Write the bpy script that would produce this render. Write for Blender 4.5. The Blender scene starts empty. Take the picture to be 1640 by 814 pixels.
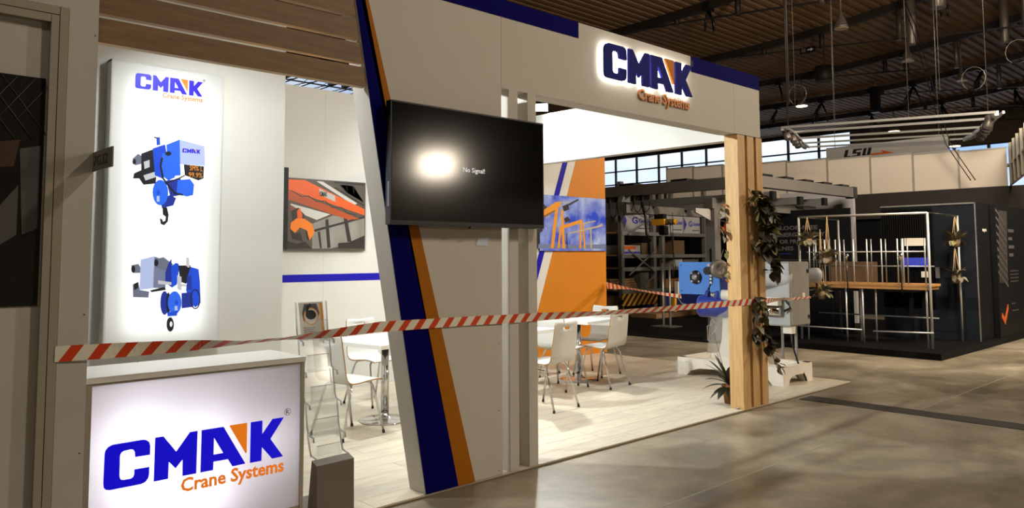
import bpy, bmesh, math, random
from mathutils import Vector, Matrix
random.seed(7)
PI = math.pi
scene = bpy.context.scene
COL = scene.collection

# ------------------------------------------------------------------ camera
YAW, PITCH, ROLL = 0.816396, 0.072249, -0.004651      # yaw counted from +X
FPX, CY = 1240.46, 319.42                              # focal length and principal row for a 1640 x 814 frame
Fw = Vector((math.cos(YAW)*math.cos(PITCH), math.sin(YAW)*math.cos(PITCH), math.sin(PITCH)))
R0 = Vector((math.sin(YAW), -math.cos(YAW), 0)); U0 = R0.cross(Fw)
Rt = R0*math.cos(ROLL) + U0*math.sin(ROLL); Up = U0*math.cos(ROLL) - R0*math.sin(ROLL)
cam_data = bpy.data.cameras.new('camera'); cam = bpy.data.objects.new('camera', cam_data); COL.objects.link(cam)
cam_data.sensor_width = 36; cam_data.lens = FPX/1640*36
cam_data.shift_y = -(407-CY)/1640
cam_data.clip_start = .05; cam_data.clip_end = 300
m = Matrix((Rt, Up, -Fw)).transposed().to_4x4(); m.translation = Vector((0, -3.96, 1.5)); cam.matrix_world = m
scene.camera = cam

# ------------------------------------------------------------------ world, exposure
w = bpy.data.worlds.new('sky'); scene.world = w; w.use_nodes = True
wn = w.node_tree.nodes; bg = wn['Background']
tc = wn.new('ShaderNodeTexCoord'); nz = wn.new('ShaderNodeTexNoise'); nz.inputs['Scale'].default_value = 5; nz.inputs['Detail'].default_value = 5
rp = wn.new('ShaderNodeValToRGB'); rp.color_ramp.elements[0].color = (.22, .42, .95, 1); rp.color_ramp.elements[1].color = (.84, .92, 1, 1)
rp.color_ramp.elements[0].position = .25; rp.color_ramp.elements[1].position = .5
w.node_tree.links.new(tc.outputs['Generated'], nz.inputs['Vector']); w.node_tree.links.new(nz.outputs['Fac'], rp.inputs['Fac'])
w.node_tree.links.new(rp.outputs['Color'], bg.inputs['Color']); bg.inputs['Strength'].default_value = 1.5
scene.view_settings.view_transform = 'Standard'; scene.view_settings.look = 'None'
scene.view_settings.gamma = 1; scene.view_settings.use_curve_mapping = False
scene.view_settings.exposure = 0.0
scene.cycles.use_denoising = True
scene.cycles.max_bounces = 8; scene.cycles.diffuse_bounces = 4; scene.cycles.glossy_bounces = 3; scene.cycles.transmission_bounces = 6
scene.cycles.sample_clamp_indirect = 4
scene.cycles.caustics_reflective = False; scene.cycles.caustics_refractive = False

WARM = (1.0, .85, .66); WHITE = (.95, 1.0, .98); COOL = (.93, .97, 1.0)
def area(name, loc, target, size, power, color, parent=None, spread=PI, sizey=None):
    l = bpy.data.lights.new(name, 'AREA'); l.size = size; l.energy = power; l.color = color; l.spread = spread
    if sizey: l.shape = 'RECTANGLE'; l.size_y = sizey
    o = bpy.data.objects.new(name, l); COL.objects.link(o)
    d = Vector(target) - Vector(loc)
    o.rotation_euler = d.to_track_quat('-Z', 'Y').to_euler(); o.location = loc
    if parent: o.parent = parent; o.matrix_parent_inverse = Matrix.Translation(-Vector(parent.location))
    return o
# lamps out of view: first one mirrored in the television, others added as fill (their housings are built with the ceiling things): (position, target, power)
OFFVIEW_LAMPS = [((11.8, -11.5, 3.9), (4.2, 0, 1.5), 165), ((21.0, -8.0, 8.8), (17.0, -4, 0), 1400), ((7.0, -7.0, 9.0), (7.5, -3.6, 0), 330), ((11.2, -2.0, 5.4), (19.2, 3.4, 3.0), 1050), ((-4.0, -6.0, 9.0), (-2.0, -3, 0), 130)]
# stand floodlights: (position, target, power)
STAND_LAMPS = [((6.99, 2.92, 3.385), (4.6, .9, .3), 72), ((5.5, .50, 3.05), (5.9, 3.3, .8), 20), ((1.9, .48, 3.1), (2.4, 1.1, .3), 19), ((2.78, 1.9, 3.30), (6.6, .3, 1.1), 115)]

# ------------------------------------------------------------------ materials
def lin(c):
    return tuple((x/255/12.92 if x/255 <= .04045 else ((x/255+.055)/1.055)**2.4) for x in c)
def mat(name, rgb, rough=.5, metal=0, vary=0, scale=6, stretch=(1, 1, 1), bump=0, rand=0, emit=None, estr=0, coat=0, spec=None, detail=4):
    m = bpy.data.materials.new(name); m.use_nodes = True; nt = m.node_tree; n = nt.nodes; b = n['Principled BSDF']
    c = lin(rgb)+(1,)
    b.inputs['Base Color'].default_value = c; b.inputs['Roughness'].default_value = rough; b.inputs['Metallic'].default_value = metal
    if spec is not None: b.inputs['Specular IOR Level'].default_value = spec
    if coat: b.inputs['Coat Weight'].default_value = coat; b.inputs['Coat Roughness'].default_value = .08
    if emit: b.inputs['Emission Color'].default_value = lin(emit)+(1,); b.inputs['Emission Strength'].default_value = estr
    src = None
    if vary or bump:
        t = n.new('ShaderNodeTexCoord'); mp = n.new('ShaderNodeMapping'); mp.inputs['Scale'].default_value = stretch
        z = n.new('ShaderNodeTexNoise'); z.inputs['Scale'].default_value = scale; z.inputs['Detail'].default_value = detail
        nt.links.new(t.outputs['Object'], mp.inputs['Vector']); nt.links.new(mp.outputs['Vector'], z.inputs['Vector'])
        if rand:
            oi0 = n.new('ShaderNodeObjectInfo'); ad = n.new('ShaderNodeVectorMath'); ad.operation = 'ADD'
            ml = n.new('ShaderNodeMath'); ml.operation = 'MULTIPLY'; ml.inputs[1].default_value = 37
            nt.links.new(oi0.outputs['Random'], ml.inputs[0]); nt.links.new(mp.outputs['Vector'], ad.inputs[0]); nt.links.new(ml.outputs[0], ad.inputs[1]); nt.links.new(ad.outputs[0], z.inputs['Vector'])
        if vary:
            r = n.new('ShaderNodeValToRGB'); r.color_ramp.elements[0].position = .3; r.color_ramp.elements[1].position = .7
            r.color_ramp.elements[0].color = tuple(x*(1-vary) for x in c[:3])+(1,); r.color_ramp.elements[1].color = tuple(min(1, x*(1+vary*.8)) for x in c[:3])+(1,)
            nt.links.new(z.outputs['Fac'], r.inputs['Fac']); src = r.outputs['Color']
        if bump:
            bp = n.new('ShaderNodeBump'); bp.inputs['Strength'].default_value = bump; bp.inputs['Distance'].default_value = .01
            nt.links.new(z.outputs['Fac'], bp.inputs['Height']); nt.links.new(bp.outputs['Normal'], b.inputs['Normal'])
    if rand:
        oi = n.new('ShaderNodeObjectInfo'); hs = n.new('ShaderNodeHueSaturation'); mr = n.new('ShaderNodeMapRange')
        mr.inputs['To Min'].default_value = 1-rand; mr.inputs['To Max'].default_value = 1+rand
        nt.links.new(oi.outputs['Random'], mr.inputs['Value']); nt.links.new(mr.outputs['Result'], hs.inputs['Value'])
        if src: nt.links.new(src, hs.inputs['Color'])
        else: hs.inputs['Color'].default_value = c
        src = hs.outputs['Color']
    if src: nt.links.new(src, b.inputs['Base Color'])
    return m
def backlit(name, rgb, glow):
    "thin white acrylic sheet that lets the lamps behind it through"
    m = bpy.data.materials.new(name); m.use_nodes = True; nt = m.node_tree; n = nt.nodes; n.remove(n['Principled BSDF'])
    tr = n.new('ShaderNodeBsdfTranslucent'); tr.inputs[0].default_value = lin(rgb)+(1,)
    df = n.new('ShaderNodeBsdfDiffuse'); df.inputs[0].default_value = lin(rgb)+(1,)
    gl = n.new('ShaderNodeBsdfGlossy'); gl.inputs[1].default_value = .15
    a = n.new('ShaderNodeMixShader'); a.inputs[0].default_value = .45; b = n.new('ShaderNodeMixShader'); b.inputs[0].default_value = .03
    nt.links.new(tr.outputs[0], a.inputs[1]); nt.links.new(df.outputs[0], a.inputs[2]); nt.links.new(a.outputs[0], b.inputs[1]); nt.links.new(gl.outputs[0], b.inputs[2])
    nt.links.new(b.outputs[0], n['Material Output'].inputs[0])
    return m
def clear(name, rgb=(235, 240, 242), alpha=.12, rough=.05):
    "clear plastic: mostly see-through with a glossy film"
    m = bpy.data.materials.new(name); m.use_nodes = True; nt = m.node_tree; n = nt.nodes; n.remove(n['Principled BSDF'])
    t = n.new('ShaderNodeBsdfTransparent'); t.inputs[0].default_value = (.97, .98, .98, 1)
    g = n.new('ShaderNodeBsdfGlossy'); g.inputs[1].default_value = rough; d = n.new('ShaderNodeBsdfDiffuse'); d.inputs[0].default_value = lin(rgb)+(1,)
    lw = n.new('ShaderNodeLayerWeight'); pw_ = n.new('ShaderNodeMath'); pw_.operation = 'POWER'; pw_.inputs[1].default_value = 4; fr = n.new('ShaderNodeMath'); fr.operation = 'MULTIPLY_ADD'; fr.inputs[1].default_value = .5; fr.inputs[2].default_value = .035
    nt.links.new(lw.outputs['Facing'], pw_.inputs[0]); nt.links.new(pw_.outputs[0], fr.inputs[0])
    a = n.new('ShaderNodeMixShader'); a.inputs[0].default_value = alpha; b = n.new('ShaderNodeMixShader')
    nt.links.new(t.outputs[0], a.inputs[1]); nt.links.new(d.outputs[0], a.inputs[2]); nt.links.new(fr.outputs[0], b.inputs[0]); nt.links.new(a.outputs[0], b.inputs[1]); nt.links.new(g.outputs[0], b.inputs[2])
    nt.links.new(b.outputs[0], n['Material Output'].inputs[0])
    return m
M = dict(
 white=mat('white_laminate', (226, 224, 219), .45, vary=.03, scale=2), wallwhite=mat('white_panel', (220, 219, 214), .55, vary=.03, scale=1.5),
 fascia=mat('fascia_panel', (202, 196, 186), .6, spec=.15, vary=.03, scale=1.2), greywall=mat('grey_partition', (190, 186, 178), .55, vary=.05, scale=2), alu=mat('aluminium_profile', (172, 165, 150), .4, .3),
 navyfoil=mat('navy_foil', (12, 7, 92), .65, spec=.02), bluefoil=mat('blue_foil', (22, 14, 165), .5, spec=.2), brownorange=mat('orange_foil', (170, 102, 18), .6, spec=.1), orangewall=mat('orange_wall', (204, 124, 8), .5, vary=.03, scale=1),
 slat=mat('oak_slat', (124, 96, 64), .5, vary=.18, scale=5, stretch=(1, 8, 8), rand=.06, bump=.05), timber=mat('pine_board', (208, 168, 112), .55, vary=.16, scale=7, stretch=(6, 6, .6), rand=.05, bump=.05),
 plank=mat('pale_oak_plank', (206, 196, 176), .42, vary=.13, scale=5, stretch=(1, 7, 7), rand=.07), slab=mat('underlay', (120, 105, 85), .8),
 screen=mat('screen_glass', (5, 5, 7), .11, spec=.5), black=mat('black_plastic', (14, 14, 15), .35), blackmatte=mat('black_matte', (5, 5, 6), .65, spec=.15), darkgrey=mat('dark_grey_metal', (48, 48, 50), .45, .4),
 slatlit=mat('lit_slat_edge', (205, 176, 134), .6, vary=.1, scale=5, stretch=(1, 8, 8)), chrome=mat('chrome', (225, 225, 225), .12, 1), steel=mat('galvanised_steel', (150, 150, 150), .42, .75, vary=.1, scale=12), alub=mat('bright_aluminium', (205, 203, 198), .38, .6), greypaint=mat('grey_paint', (92, 88, 84), .5, vary=.05),
 edge=mat('plywood_edge', (150, 112, 62), .6), rubber=mat('rubber', (16, 16, 16), .7), stoneg=mat('brown_grey_box', (112, 102, 92), .6, vary=.06),
 letter=mat('letter_face', (40, 44, 124), .65, spec=.03), letterorange=mat('letter_orange', (208, 132, 60), .65, spec=.05), tagline=mat('tagline_letters', (186, 112, 30), .5), halo=mat('led_strip', (255, 255, 255), emit=(255, 252, 245), estr=9),
 hoistblue=mat('hoist_blue', (62, 122, 205), .38, coat=.3), hoistdark=mat('hoist_dark_blue', (44, 60, 150), .4, coat=.2), hoistgrey=mat('hoist_grey', (150, 146, 138), .45, vary=.04), motorgrey=mat('motor_grey', (178, 180, 182), .4),
 plinth=mat('white_plinth', (238, 232, 220), .45, vary=.05, scale=8), paper=mat('paper', (210, 202, 188), .7), amber=mat('amber', (225, 150, 40), .5),
 concrete=None, deck=mat('corrugated_deck', (136, 105, 76), .6, vary=.15, scale=.6, detail=6), beam=mat('roof_steel', (40, 31, 26), .55), lampgrey=mat('lamp_grey', (120, 112, 104), .4, .5), lampon=mat('lamp_lens', (255, 240, 215), emit=(255, 226, 175), estr=14), lampoff=mat('lamp_lens_off', (205, 185, 150), .3),
 floodface=mat('floodlight_lens', (255, 255, 255), emit=(255, 253, 248), estr=22), hallwall=mat('hall_wall', (96, 84, 70), .7), hallpanel=mat('hall_panel', (150, 140, 125), .6),
 terracotta=mat('terracotta', (132, 88, 52), .75), soil=mat('soil', (40, 30, 22), .9), leafdark=mat('leaf_dark', (52, 46, 30), .5, rand=.35), leafolive=mat('leaf_olive', (104, 96, 50), .5, rand=.3), leafgold=mat('leaf_gold', (188, 122, 40), .55, rand=.25), leafpale=mat('leaf_pale', (106, 98, 80), .6, rand=.3), leafgreen=mat('leaf_green', (44, 42, 28), .35, rand=.3), stem=mat('stem', (92, 80, 52), .7), rope=mat('rope', (165, 138, 98), .8), wicker=mat('wicker', (118, 98, 70), .75, vary=.25, scale=40),
 shellwhite=mat('shell_panel', (212, 200, 186), .5), fabric=mat('banner_fabric', (178, 176, 174), .8), blackbooth=mat('black_booth', (8, 9, 12), .55, spec=.2), navybooth=mat('dark_navy_wall', (15, 19, 27), .6, spec=.2), brownband=mat('dark_brown_fascia', (36, 29, 25), .7), worktop=mat('worktop_wood', (176, 128, 70), .5, vary=.15, scale=5, stretch=(3, .6, 3)),
 cartonwhite=mat('white_carton', (150, 148, 150), .7, vary=.05), printblue=mat('print_blue', (44, 44, 150), .6), printdark=mat('print_dark', (30, 30, 34), .6), carton=mat('brown_carton', (84, 62, 40), .8, vary=.1), wood=mat('pallet_wood', (140, 108, 72), .8, vary=.2, scale=6), yellow=mat('machine_yellow', (205, 145, 30), .5), bluebin=mat('blue_bin', (30, 40, 110), .5), orangecase=mat('orange_case', (190, 85, 20), .5),
 whitetext=mat('white_lettering', (205, 203, 200), .6), screenblue=mat('display_blue', (30, 40, 120), .3, emit=(60, 70, 200), estr=.5), nosig=mat('screen_text', (230, 230, 230), emit=(230, 230, 230), estr=.8), kraft=mat('cable_black', (12, 12, 12), .5), duct=mat('duct_cover', (58, 54, 50), .6, vary=.2, scale=5), pale=mat('painted_glint', (205, 212, 235), .4), posterdark=mat('poster_dark', (20, 17, 15), .35), posternet=mat('poster_net', (62, 58, 56), .5), posterbrown=mat('poster_brown', (66, 44, 28), .5), postergrey=mat('poster_grey', (82, 80, 80), .5), sign=mat('stand_number_plate', (128, 124, 122), .5), cloth=mat('signtext', (60, 58, 60), .6),
)
def emis(name, rgb, s=1.0, base=None):
    return mat(name, base or tuple(c*.6 for c in rgb), .4, emit=rgb, estr=s)
PR = dict(blue=emis('print_glow_blue', (24, 72, 205), .9), sky=emis('print_glow_light_blue', (40, 100, 228), .9), navy=emis('print_glow_navy', (30, 50, 150), .8), dark=emis('print_glow_black', (34, 34, 42), .5), grey=emis('print_glow_grey', (112, 118, 138), .7), silver=emis('print_glow_silver', (205, 206, 210), .7), pale=emis('print_glow_pale', (176, 190, 226), .85), steel=emis('print_glow_steel', (120, 128, 156), .75), glow=emis('print_glow_white', (245, 245, 245), .8),
 logo=emis('logo_glow_blue', (30, 8, 205), .95), logoo=emis('logo_glow_orange', (240, 140, 24), .8), tagl=emis('tagline_glow', (226, 150, 60), .6), ambertext=emis('amber_text', (235, 150, 40), .8), clogo=emis('counter_logo_blue', (6, 0, 205), .8), corange=emis('counter_logo_orange', (236, 124, 20), .75),
 base=mat('photo_base', (84, 74, 66), .4), strip=mat('photo_skylight', (214, 210, 204), .4), rust=mat('photo_rust', (138, 74, 36), .4), panelgrey=mat('photo_wall', (140, 136, 128), .4, vary=.25, scale=6, stretch=(1, 1, .4)), darkb=mat('photo_dark', (42, 36, 34), .4), rustd=mat('photo_girder_shade', (178, 74, 22), .4), orange=mat('photo_girder', (232, 92, 14), .4), fire=mat('photo_grab', (246, 132, 22), .4), sign=mat('photo_sign', (196, 192, 192), .4),
 skyblue=None, haze=mat('photo_haze', (112, 124, 160), .4), crane=mat('photo_crane', (228, 150, 36), .4), craned=mat('photo_crane_shade', (150, 92, 24), .4), pale2=mat('photo_pale', (190, 176, 140), .4))
def concrete():
    m = bpy.data.materials.new('polished_concrete'); m.use_nodes = True; nt = m.node_tree; n = nt.nodes; b = n['Principled BSDF']
    t = n.new('ShaderNodeTexCoord'); a = n.new('ShaderNodeTexNoise'); a.inputs['Scale'].default_value = .75; a.inputs['Detail'].default_value = 9; a.inputs['Distortion'].default_value = .6; a.inputs['Roughness'].default_value = .6
    mp = n.new('ShaderNodeMapping'); mp.inputs['Scale'].default_value = (1, 1.4, 1)
    r = n.new('ShaderNodeValToRGB'); e = r.color_ramp.elements; e[0].position = .3; e[0].color = lin((98, 90, 76))+(1,); e[1].position = .74; e[1].color = lin((182, 171, 150))+(1,)
    k = e.new(.5); k.color = lin((136, 126, 107))+(1,)
    d = n.new('ShaderNodeTexNoise'); d.inputs['Scale'].default_value = 5; d.inputs['Detail'].default_value = 8; d.inputs['Roughness'].default_value = .7
    r2 = n.new('ShaderNodeMapRange'); r2.inputs['From Min'].default_value = .15; r2.inputs['From Max'].default_value = .85; r2.inputs['To Min'].default_value = .26; r2.inputs['To Max'].default_value = .44
    mx = n.new('ShaderNodeMix'); mx.data_type = 'RGBA'; mx.blend_type = 'OVERLAY'; mx.inputs['Factor'].default_value = .5
    nt.links.new(t.outputs['Object'], mp.inputs['Vector']); nt.links.new(mp.outputs[0], a.inputs['Vector']); nt.links.new(t.outputs['Object'], d.inputs['Vector'])
    nt.links.new(a.outputs['Fac'], r.inputs['Fac']); nt.links.new(r.outputs['Color'], mx.inputs['A']); nt.links.new(d.outputs['Fac'], mx.inputs['B'])
    nt.links.new(mx.outputs['Result'], b.inputs['Base Color']); nt.links.new(a.outputs['Fac'], r2.inputs['Value']); nt.links.new(r2.outputs[0], b.inputs['Roughness'])
    bp = n.new('ShaderNodeBump'); bp.inputs['Strength'].default_value = .06; nt.links.new(d.outputs['Fac'], bp.inputs['Height']); nt.links.new(bp.outputs[0], b.inputs['Normal'])
    return m
M['concrete'] = concrete()
def skyprint():
    m = bpy.data.materials.new('photo_sky'); m.use_nodes = True; nt = m.node_tree; n = nt.nodes; b = n['Principled BSDF']; b.inputs['Roughness'].default_value = .4
    t = n.new('ShaderNodeTexCoord'); a = n.new('ShaderNodeTexNoise'); a.inputs['Scale'].default_value = 3.2; a.inputs['Detail'].default_value = 8
    r = n.new('ShaderNodeValToRGB'); e = r.color_ramp.elements; e[0].position = .38; e[0].color = lin((14, 62, 205))+(1,); e[1].position = .76; e[1].color = lin((190, 208, 242))+(1,)
    nt.links.new(t.outputs['Object'], a.inputs['Vector']); nt.links.new(a.outputs['Fac'], r.inputs['Fac']); nt.links.new(r.outputs['Color'], b.inputs['Base Color']); return m
PR['skyblue'] = skyprint()
def tape_mat():
    m = bpy.data.materials.new('barrier_stripes'); m.use_nodes = True; nt = m.node_tree; n = nt.nodes; b = n['Principled BSDF']; b.inputs['Roughness'].default_value = .35
    uv = n.new('ShaderNodeUVMap'); s = n.new('ShaderNodeSeparateXYZ'); ad = n.new('ShaderNodeMath'); ad.operation = 'ADD'
    fr = n.new('ShaderNodeMath'); fr.operation = 'FRACT'; gt = n.new('ShaderNodeMath'); gt.operation = 'GREATER_THAN'; gt.inputs[1].default_value = .55
    mx = n.new('ShaderNodeMix'); mx.data_type = 'RGBA'; mx.inputs['A'].default_value = lin((236, 230, 214))+(1,); mx.inputs['B'].default_value = lin((214, 66, 20))+(1,)
    nt.links.new(uv.outputs[0], s.inputs[0]); nt.links.new(s.outputs['X'], ad.inputs[0]); nt.links.new(s.outputs['Y'], ad.inputs[1]); nt.links.new(ad.outputs[0], fr.inputs[0]); nt.links.new(fr.outputs[0], gt.inputs[0]); nt.links.new(gt.outputs[0], mx.inputs['Factor'])
    nt.links.new(mx.outputs['Result'], b.inputs['Base Color']); return m
M['tape'] = tape_mat()
def hazard():
    m = bpy.data.materials.new('hazard_stripes'); m.use_nodes = True; nt = m.node_tree; n = nt.nodes; b = n['Principled BSDF']
    t = n.new('ShaderNodeTexCoord'); s = n.new('ShaderNodeSeparateXYZ'); ad = n.new('ShaderNodeMath'); ad.operation = 'SUBTRACT'; ml = n.new('ShaderNodeMath'); ml.operation = 'MULTIPLY'; ml.inputs[1].default_value = 5
    fr = n.new('ShaderNodeMath'); fr.operation = 'FRACT'; gt = n.new('ShaderNodeMath'); gt.operation = 'GREATER_THAN'; gt.inputs[1].default_value = .5
    mx = n.new('ShaderNodeMix'); mx.data_type = 'RGBA'; mx.inputs['A'].default_value = lin((200, 140, 24))+(1,); mx.inputs['B'].default_value = lin((18, 18, 18))+(1,)
    nt.links.new(t.outputs['Object'], s.inputs[0]); nt.links.new(s.outputs['X'], ad.inputs[0]); nt.links.new(s.outputs['Z'], ad.inputs[1]); nt.links.new(ad.outputs[0], ml.inputs[0]); nt.links.new(ml.outputs[0], fr.inputs[0]); nt.links.new(fr.outputs[0], gt.inputs[0]); nt.links.new(gt.outputs[0], mx.inputs['Factor'])
    nt.links.new(mx.outputs['Result'], b.inputs['Base Color']); return m
M['hazard'] = hazard()
M['acrylic'] = clear('clear_acrylic', alpha=.10, rough=.12); M['acryliced'] = clear('acrylic_edge', (200, 202, 205), .55); M['film'] = clear('stretch_film', (245, 242, 235), .2, .12); M['pane'] = clear('window_glass', alpha=.02, rough=.02)
M['lightsheet'] = backlit('backlit_sheet', (246, 247, 246), 0); M['countersheet'] = backlit('counter_sheet', (240, 238, 246), 0)

# ------------------------------------------------------------------ mesh helpers
class MB:
    def __init__(s): s.v = []; s.f = []; s.mi = []; s.uv = None; s.smooth = []
    def face(s, idx, mi=0, sm=False): s.f.append(idx); s.mi.append(mi); s.smooth.append(sm)
    def box(s, x0, x1, y0, y1, z0, z1, mi=0):
        b = len(s.v)
        s.v += [(x, y, z) for z in (z0, z1) for y in (y0, y1) for x in (x0, x1)]
        for q in ((0, 2, 3, 1), (4, 5, 7, 6), (0, 1, 5, 4), (2, 6, 7, 3), (0, 4, 6, 2), (1, 3, 7, 5)): s.face([b+i for i in q], mi)
        return s
    def bar(s, p0, p1, w, h, mi=0):
        "rectangular bar from p0 to p1, w sideways, h upwards"
        p0, p1 = Vector(p0), Vector(p1); d = (p1-p0).normalized()
        side = d.cross(Vector((0, 0, 1)))
        if side.length < 1e-3: side = Vector((1, 0, 0))
        side.normalize(); up = side.cross(d); b = len(s.v)
        for p in (p0, p1):
            for a, c in ((-1, -1), (1, -1), (1, 1), (-1, 1)): s.v.append(tuple(p+side*a*w/2+up*c*h/2))
        for q in ((0, 1, 2, 3), (7, 6, 5, 4), (0, 4, 5, 1), (1, 5, 6, 2), (2, 6, 7, 3), (3, 7, 4, 0)): s.face([b+i for i in q], mi)
        return s
    def prism(s, poly, y0, y1, holes=(), mi=0):
        "polygon in the XZ plane pushed from y0 to y1, holes allowed"
        bm = bmesh.new(); loops = []
        for lp in [poly]+list(holes):
            vs = [bm.verts.new((x, y0, z)) for x, z in lp]; loops += [bm.edges.new((vs[i], vs[(i+1) % len(vs)])) for i in range(len(vs))]
        bmesh.ops.triangle_fill(bm, use_beauty=True, use_dissolve=False, edges=loops)
        g = bmesh.ops.extrude_face_region(bm, geom=bm.faces[:]); 
        for e in g['geom']:
            if isinstance(e, bmesh.types.BMVert): e.co.y = y1
        bm.verts.index_update(); b = len(s.v)
        s.v += [tuple(v.co) for v in bm.verts]
        for f in bm.faces: s.face([b+v.index for v in f.verts], mi)
        bm.free(); return s
    def flat(s, poly, y, mi=0):
        b = len(s.v); s.v += [(x, y, z) for x, z in poly]; s.face(list(range(b, b+len(poly))), mi); return s
    def tube(s, pts, r, n=8, mi=0, cap=True):
        pts = [Vector(p) for p in pts]; b = len(s.v); ref = Vector((.123, .456, .88)); rs = r if isinstance(r, (list, tuple)) else [r]*len(pts)
        for i, p in enumerate(pts):
            d = (pts[min(i+1, len(pts)-1)]-pts[max(i-1, 0)]).normalized(); a = d.cross(ref).normalized(); c = d.cross(a)
            for k in range(n):
                t = 2*PI*k/n; s.v.append(tuple(p+(a*math.cos(t)+c*math.sin(t))*rs[i]))
        for i in range(len(pts)-1):
            for k in range(n): s.face([b+i*n+k, b+i*n+(k+1) % n, b+(i+1)*n+(k+1) % n, b+(i+1)*n+k], mi, True)
        if cap:
            s.face([b+k for k in range(n)][::-1], mi); s.face([b+(len(pts)-1)*n+k for k in range(n)], mi)
        return s
    def cyl(s, p0, p1, r, n=16, mi=0): return s.tube([p0, p1], r, n, mi)
    def lathe(s, prof, c=(0, 0, 0), axis=None, n=20, mi=0):
        "profile of (radius, height) turned round the axis"
        c = Vector(c); ax = Vector(axis or (0, 0, 1)).normalized(); a = ax.orthogonal().normalized(); e = ax.cross(a); b = len(s.v)
        for r, h in prof:
            for k in range(n):
                t = 2*PI*k/n; s.v.append(tuple(c+ax*h+(a*math.cos(t)+e*math.sin(t))*r))
        for i in range(len(prof)-1):
            for k in range(n): s.face([b+i*n+k, b+i*n+(k+1) % n, b+(i+1)*n+(k+1) % n, b+(i+1)*n+k], mi, True)
        if prof[0][0] > 1e-4: s.face([b+k for k in range(n)][::-1], mi)
        if prof[-1][0] > 1e-4: s.face([b+(len(prof)-1)*n+k for k in range(n)], mi)
        return s
    def rbox(s, x0, x1, y0, y1, z0, z1, r, mi=0, axis='y', seg=4):
        "box with four edges along the axis rounded"
        ext = {'y': (x0, x1, z0, z1), 'z': (x0, x1, y0, y1), 'x': (y0, y1, z0, z1)}[axis]; a0, a1, b0, b1 = ext; p = []
        for cx, cz, t0 in ((a1-r, b1-r, 0), (a0+r, b1-r, 90), (a0+r, b0+r, 180), (a1-r, b0+r, 270)):
            for k in range(seg+1):
                t = math.radians(t0+90*k/seg); p.append((cx+r*math.cos(t), cz+r*math.sin(t)))
        lo, hi = {'y': (y0, y1), 'z': (z0, z1), 'x': (x0, x1)}[axis]; b = len(s.v); n = len(p)
        for h in (lo, hi):
            for u, v in p: s.v.append({'y': (u, h, v), 'z': (u, v, h), 'x': (h, u, v)}[axis])
        s.face([b+k for k in range(n)], mi); s.face([b+n+k for k in range(n)][::-1], mi)
        for k in range(n): s.face([b+k, b+(k+1) % n, b+n+(k+1) % n, b+n+k], mi)
        return s
    def shift(s, loc, rotz=0):
        c, d = math.cos(rotz), math.sin(rotz)
        s.v = [(x*c-y*d+loc[0], x*d+y*c+loc[1], z+loc[2]) for x, y, z in s.v]; return s
    def mesh(s, name, mats, recalc=True):
        me = bpy.data.meshes.new(name); me.from_pydata(s.v, [], s.f)
        for m_ in (mats if isinstance(mats, (list, tuple)) else [mats]): me.materials.append(m_)
        for p, i, sm in zip(me.polygons, s.mi, s.smooth): p.material_index = i; p.use_smooth = sm
        if s.uv:
            ul = me.uv_layers.new(name='UVMap')
            for lp in me.loops: ul.data[lp.index].uv = s.uv[lp.vertex_index]
        if recalc:
            bm = bmesh.new(); bm.from_mesh(me); bmesh.ops.recalc_face_normals(bm, faces=bm.faces[:]); bm.to_mesh(me); bm.free()
        return me

def link(name, me, parent=None):
    o = bpy.data.objects.new(name, me); COL.objects.link(o)
    if parent: o.parent = parent
    return o
def root_of(o):
    p = Vector((0, 0, 0))
    while o: p += Vector(o.location); o = o.parent
    return p
def add(name, mb, mats, parent=None, label=None, recalc=True, world=True):
    "one mesh object; the coordinates in mb are world coordinates, also under a parent"
    if parent and world:
        off = root_of(parent); mb.v = [(x-off.x, y-off.y, z-off.z) for x, y, z in mb.v]
    o = link(name, mb.mesh(name, mats, recalc), parent)
    if label: o['label'] = label
    return o
def thing(name, label, cat, loc=(0, 0, 0), rotz=0, group=None):
    o = bpy.data.objects.new(name, None); COL.objects.link(o); o.location = loc; o.rotation_euler = (0, 0, rotz); o.empty_display_size = .1
    return tag(o, label, cat, group)
def tag(o, label, cat, group=None):
    o['label'] = label; o['category'] = cat
    if group: o['group'] = group
    return o
def struct(o): o['kind'] = 'structure'; return o
def copy_tree(o, parent=None):
    c = o.copy(); COL.objects.link(c); c.parent = parent
    for ch in list(o.children): copy_tree(ch, c)
    return c
def text_mb(body, x0, x1, zb, zh, y, depth=.002, axis='x', font_bold=False, flip=False, sx=None):
    "lettering fitted between x0 and x1 on baseline zb with capital height zh, facing -Y (or -X with axis 'y')"
    cu = bpy.data.curves.new('text', 'FONT'); cu.body = body; cu.size = 1; cu.resolution_u = 2; cu.extrude = .001
    if font_bold: cu.offset = .026
    o = bpy.data.objects.new('text', cu); COL.objects.link(o); bpy.context.view_layer.update()
    me = bpy.data.meshes.new_from_object(o.evaluated_get(bpy.context.evaluated_depsgraph_get()))
    bpy.data.objects.remove(o); bpy.data.curves.remove(cu)
    xs = [v.co.x for v in me.vertices]; a, b = min(xs), max(xs); mb = MB()
    kx = (x1-x0)/(b-a); kz = zh/.70
    for v in me.vertices:
        u = x0+(v.co.x-a)*kx; d = y-(depth if v.co.z > 0 else 0) if axis == 'x' else y-(depth if v.co.z > 0 else 0)
        mb.v.append((u, d, zb+v.co.y*kz) if axis == 'x' else (d, u, zb+v.co.y*kz))
    for p in me.polygons: mb.face(list(p.vertices))
    bpy.data.meshes.remove(me); return mb

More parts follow.
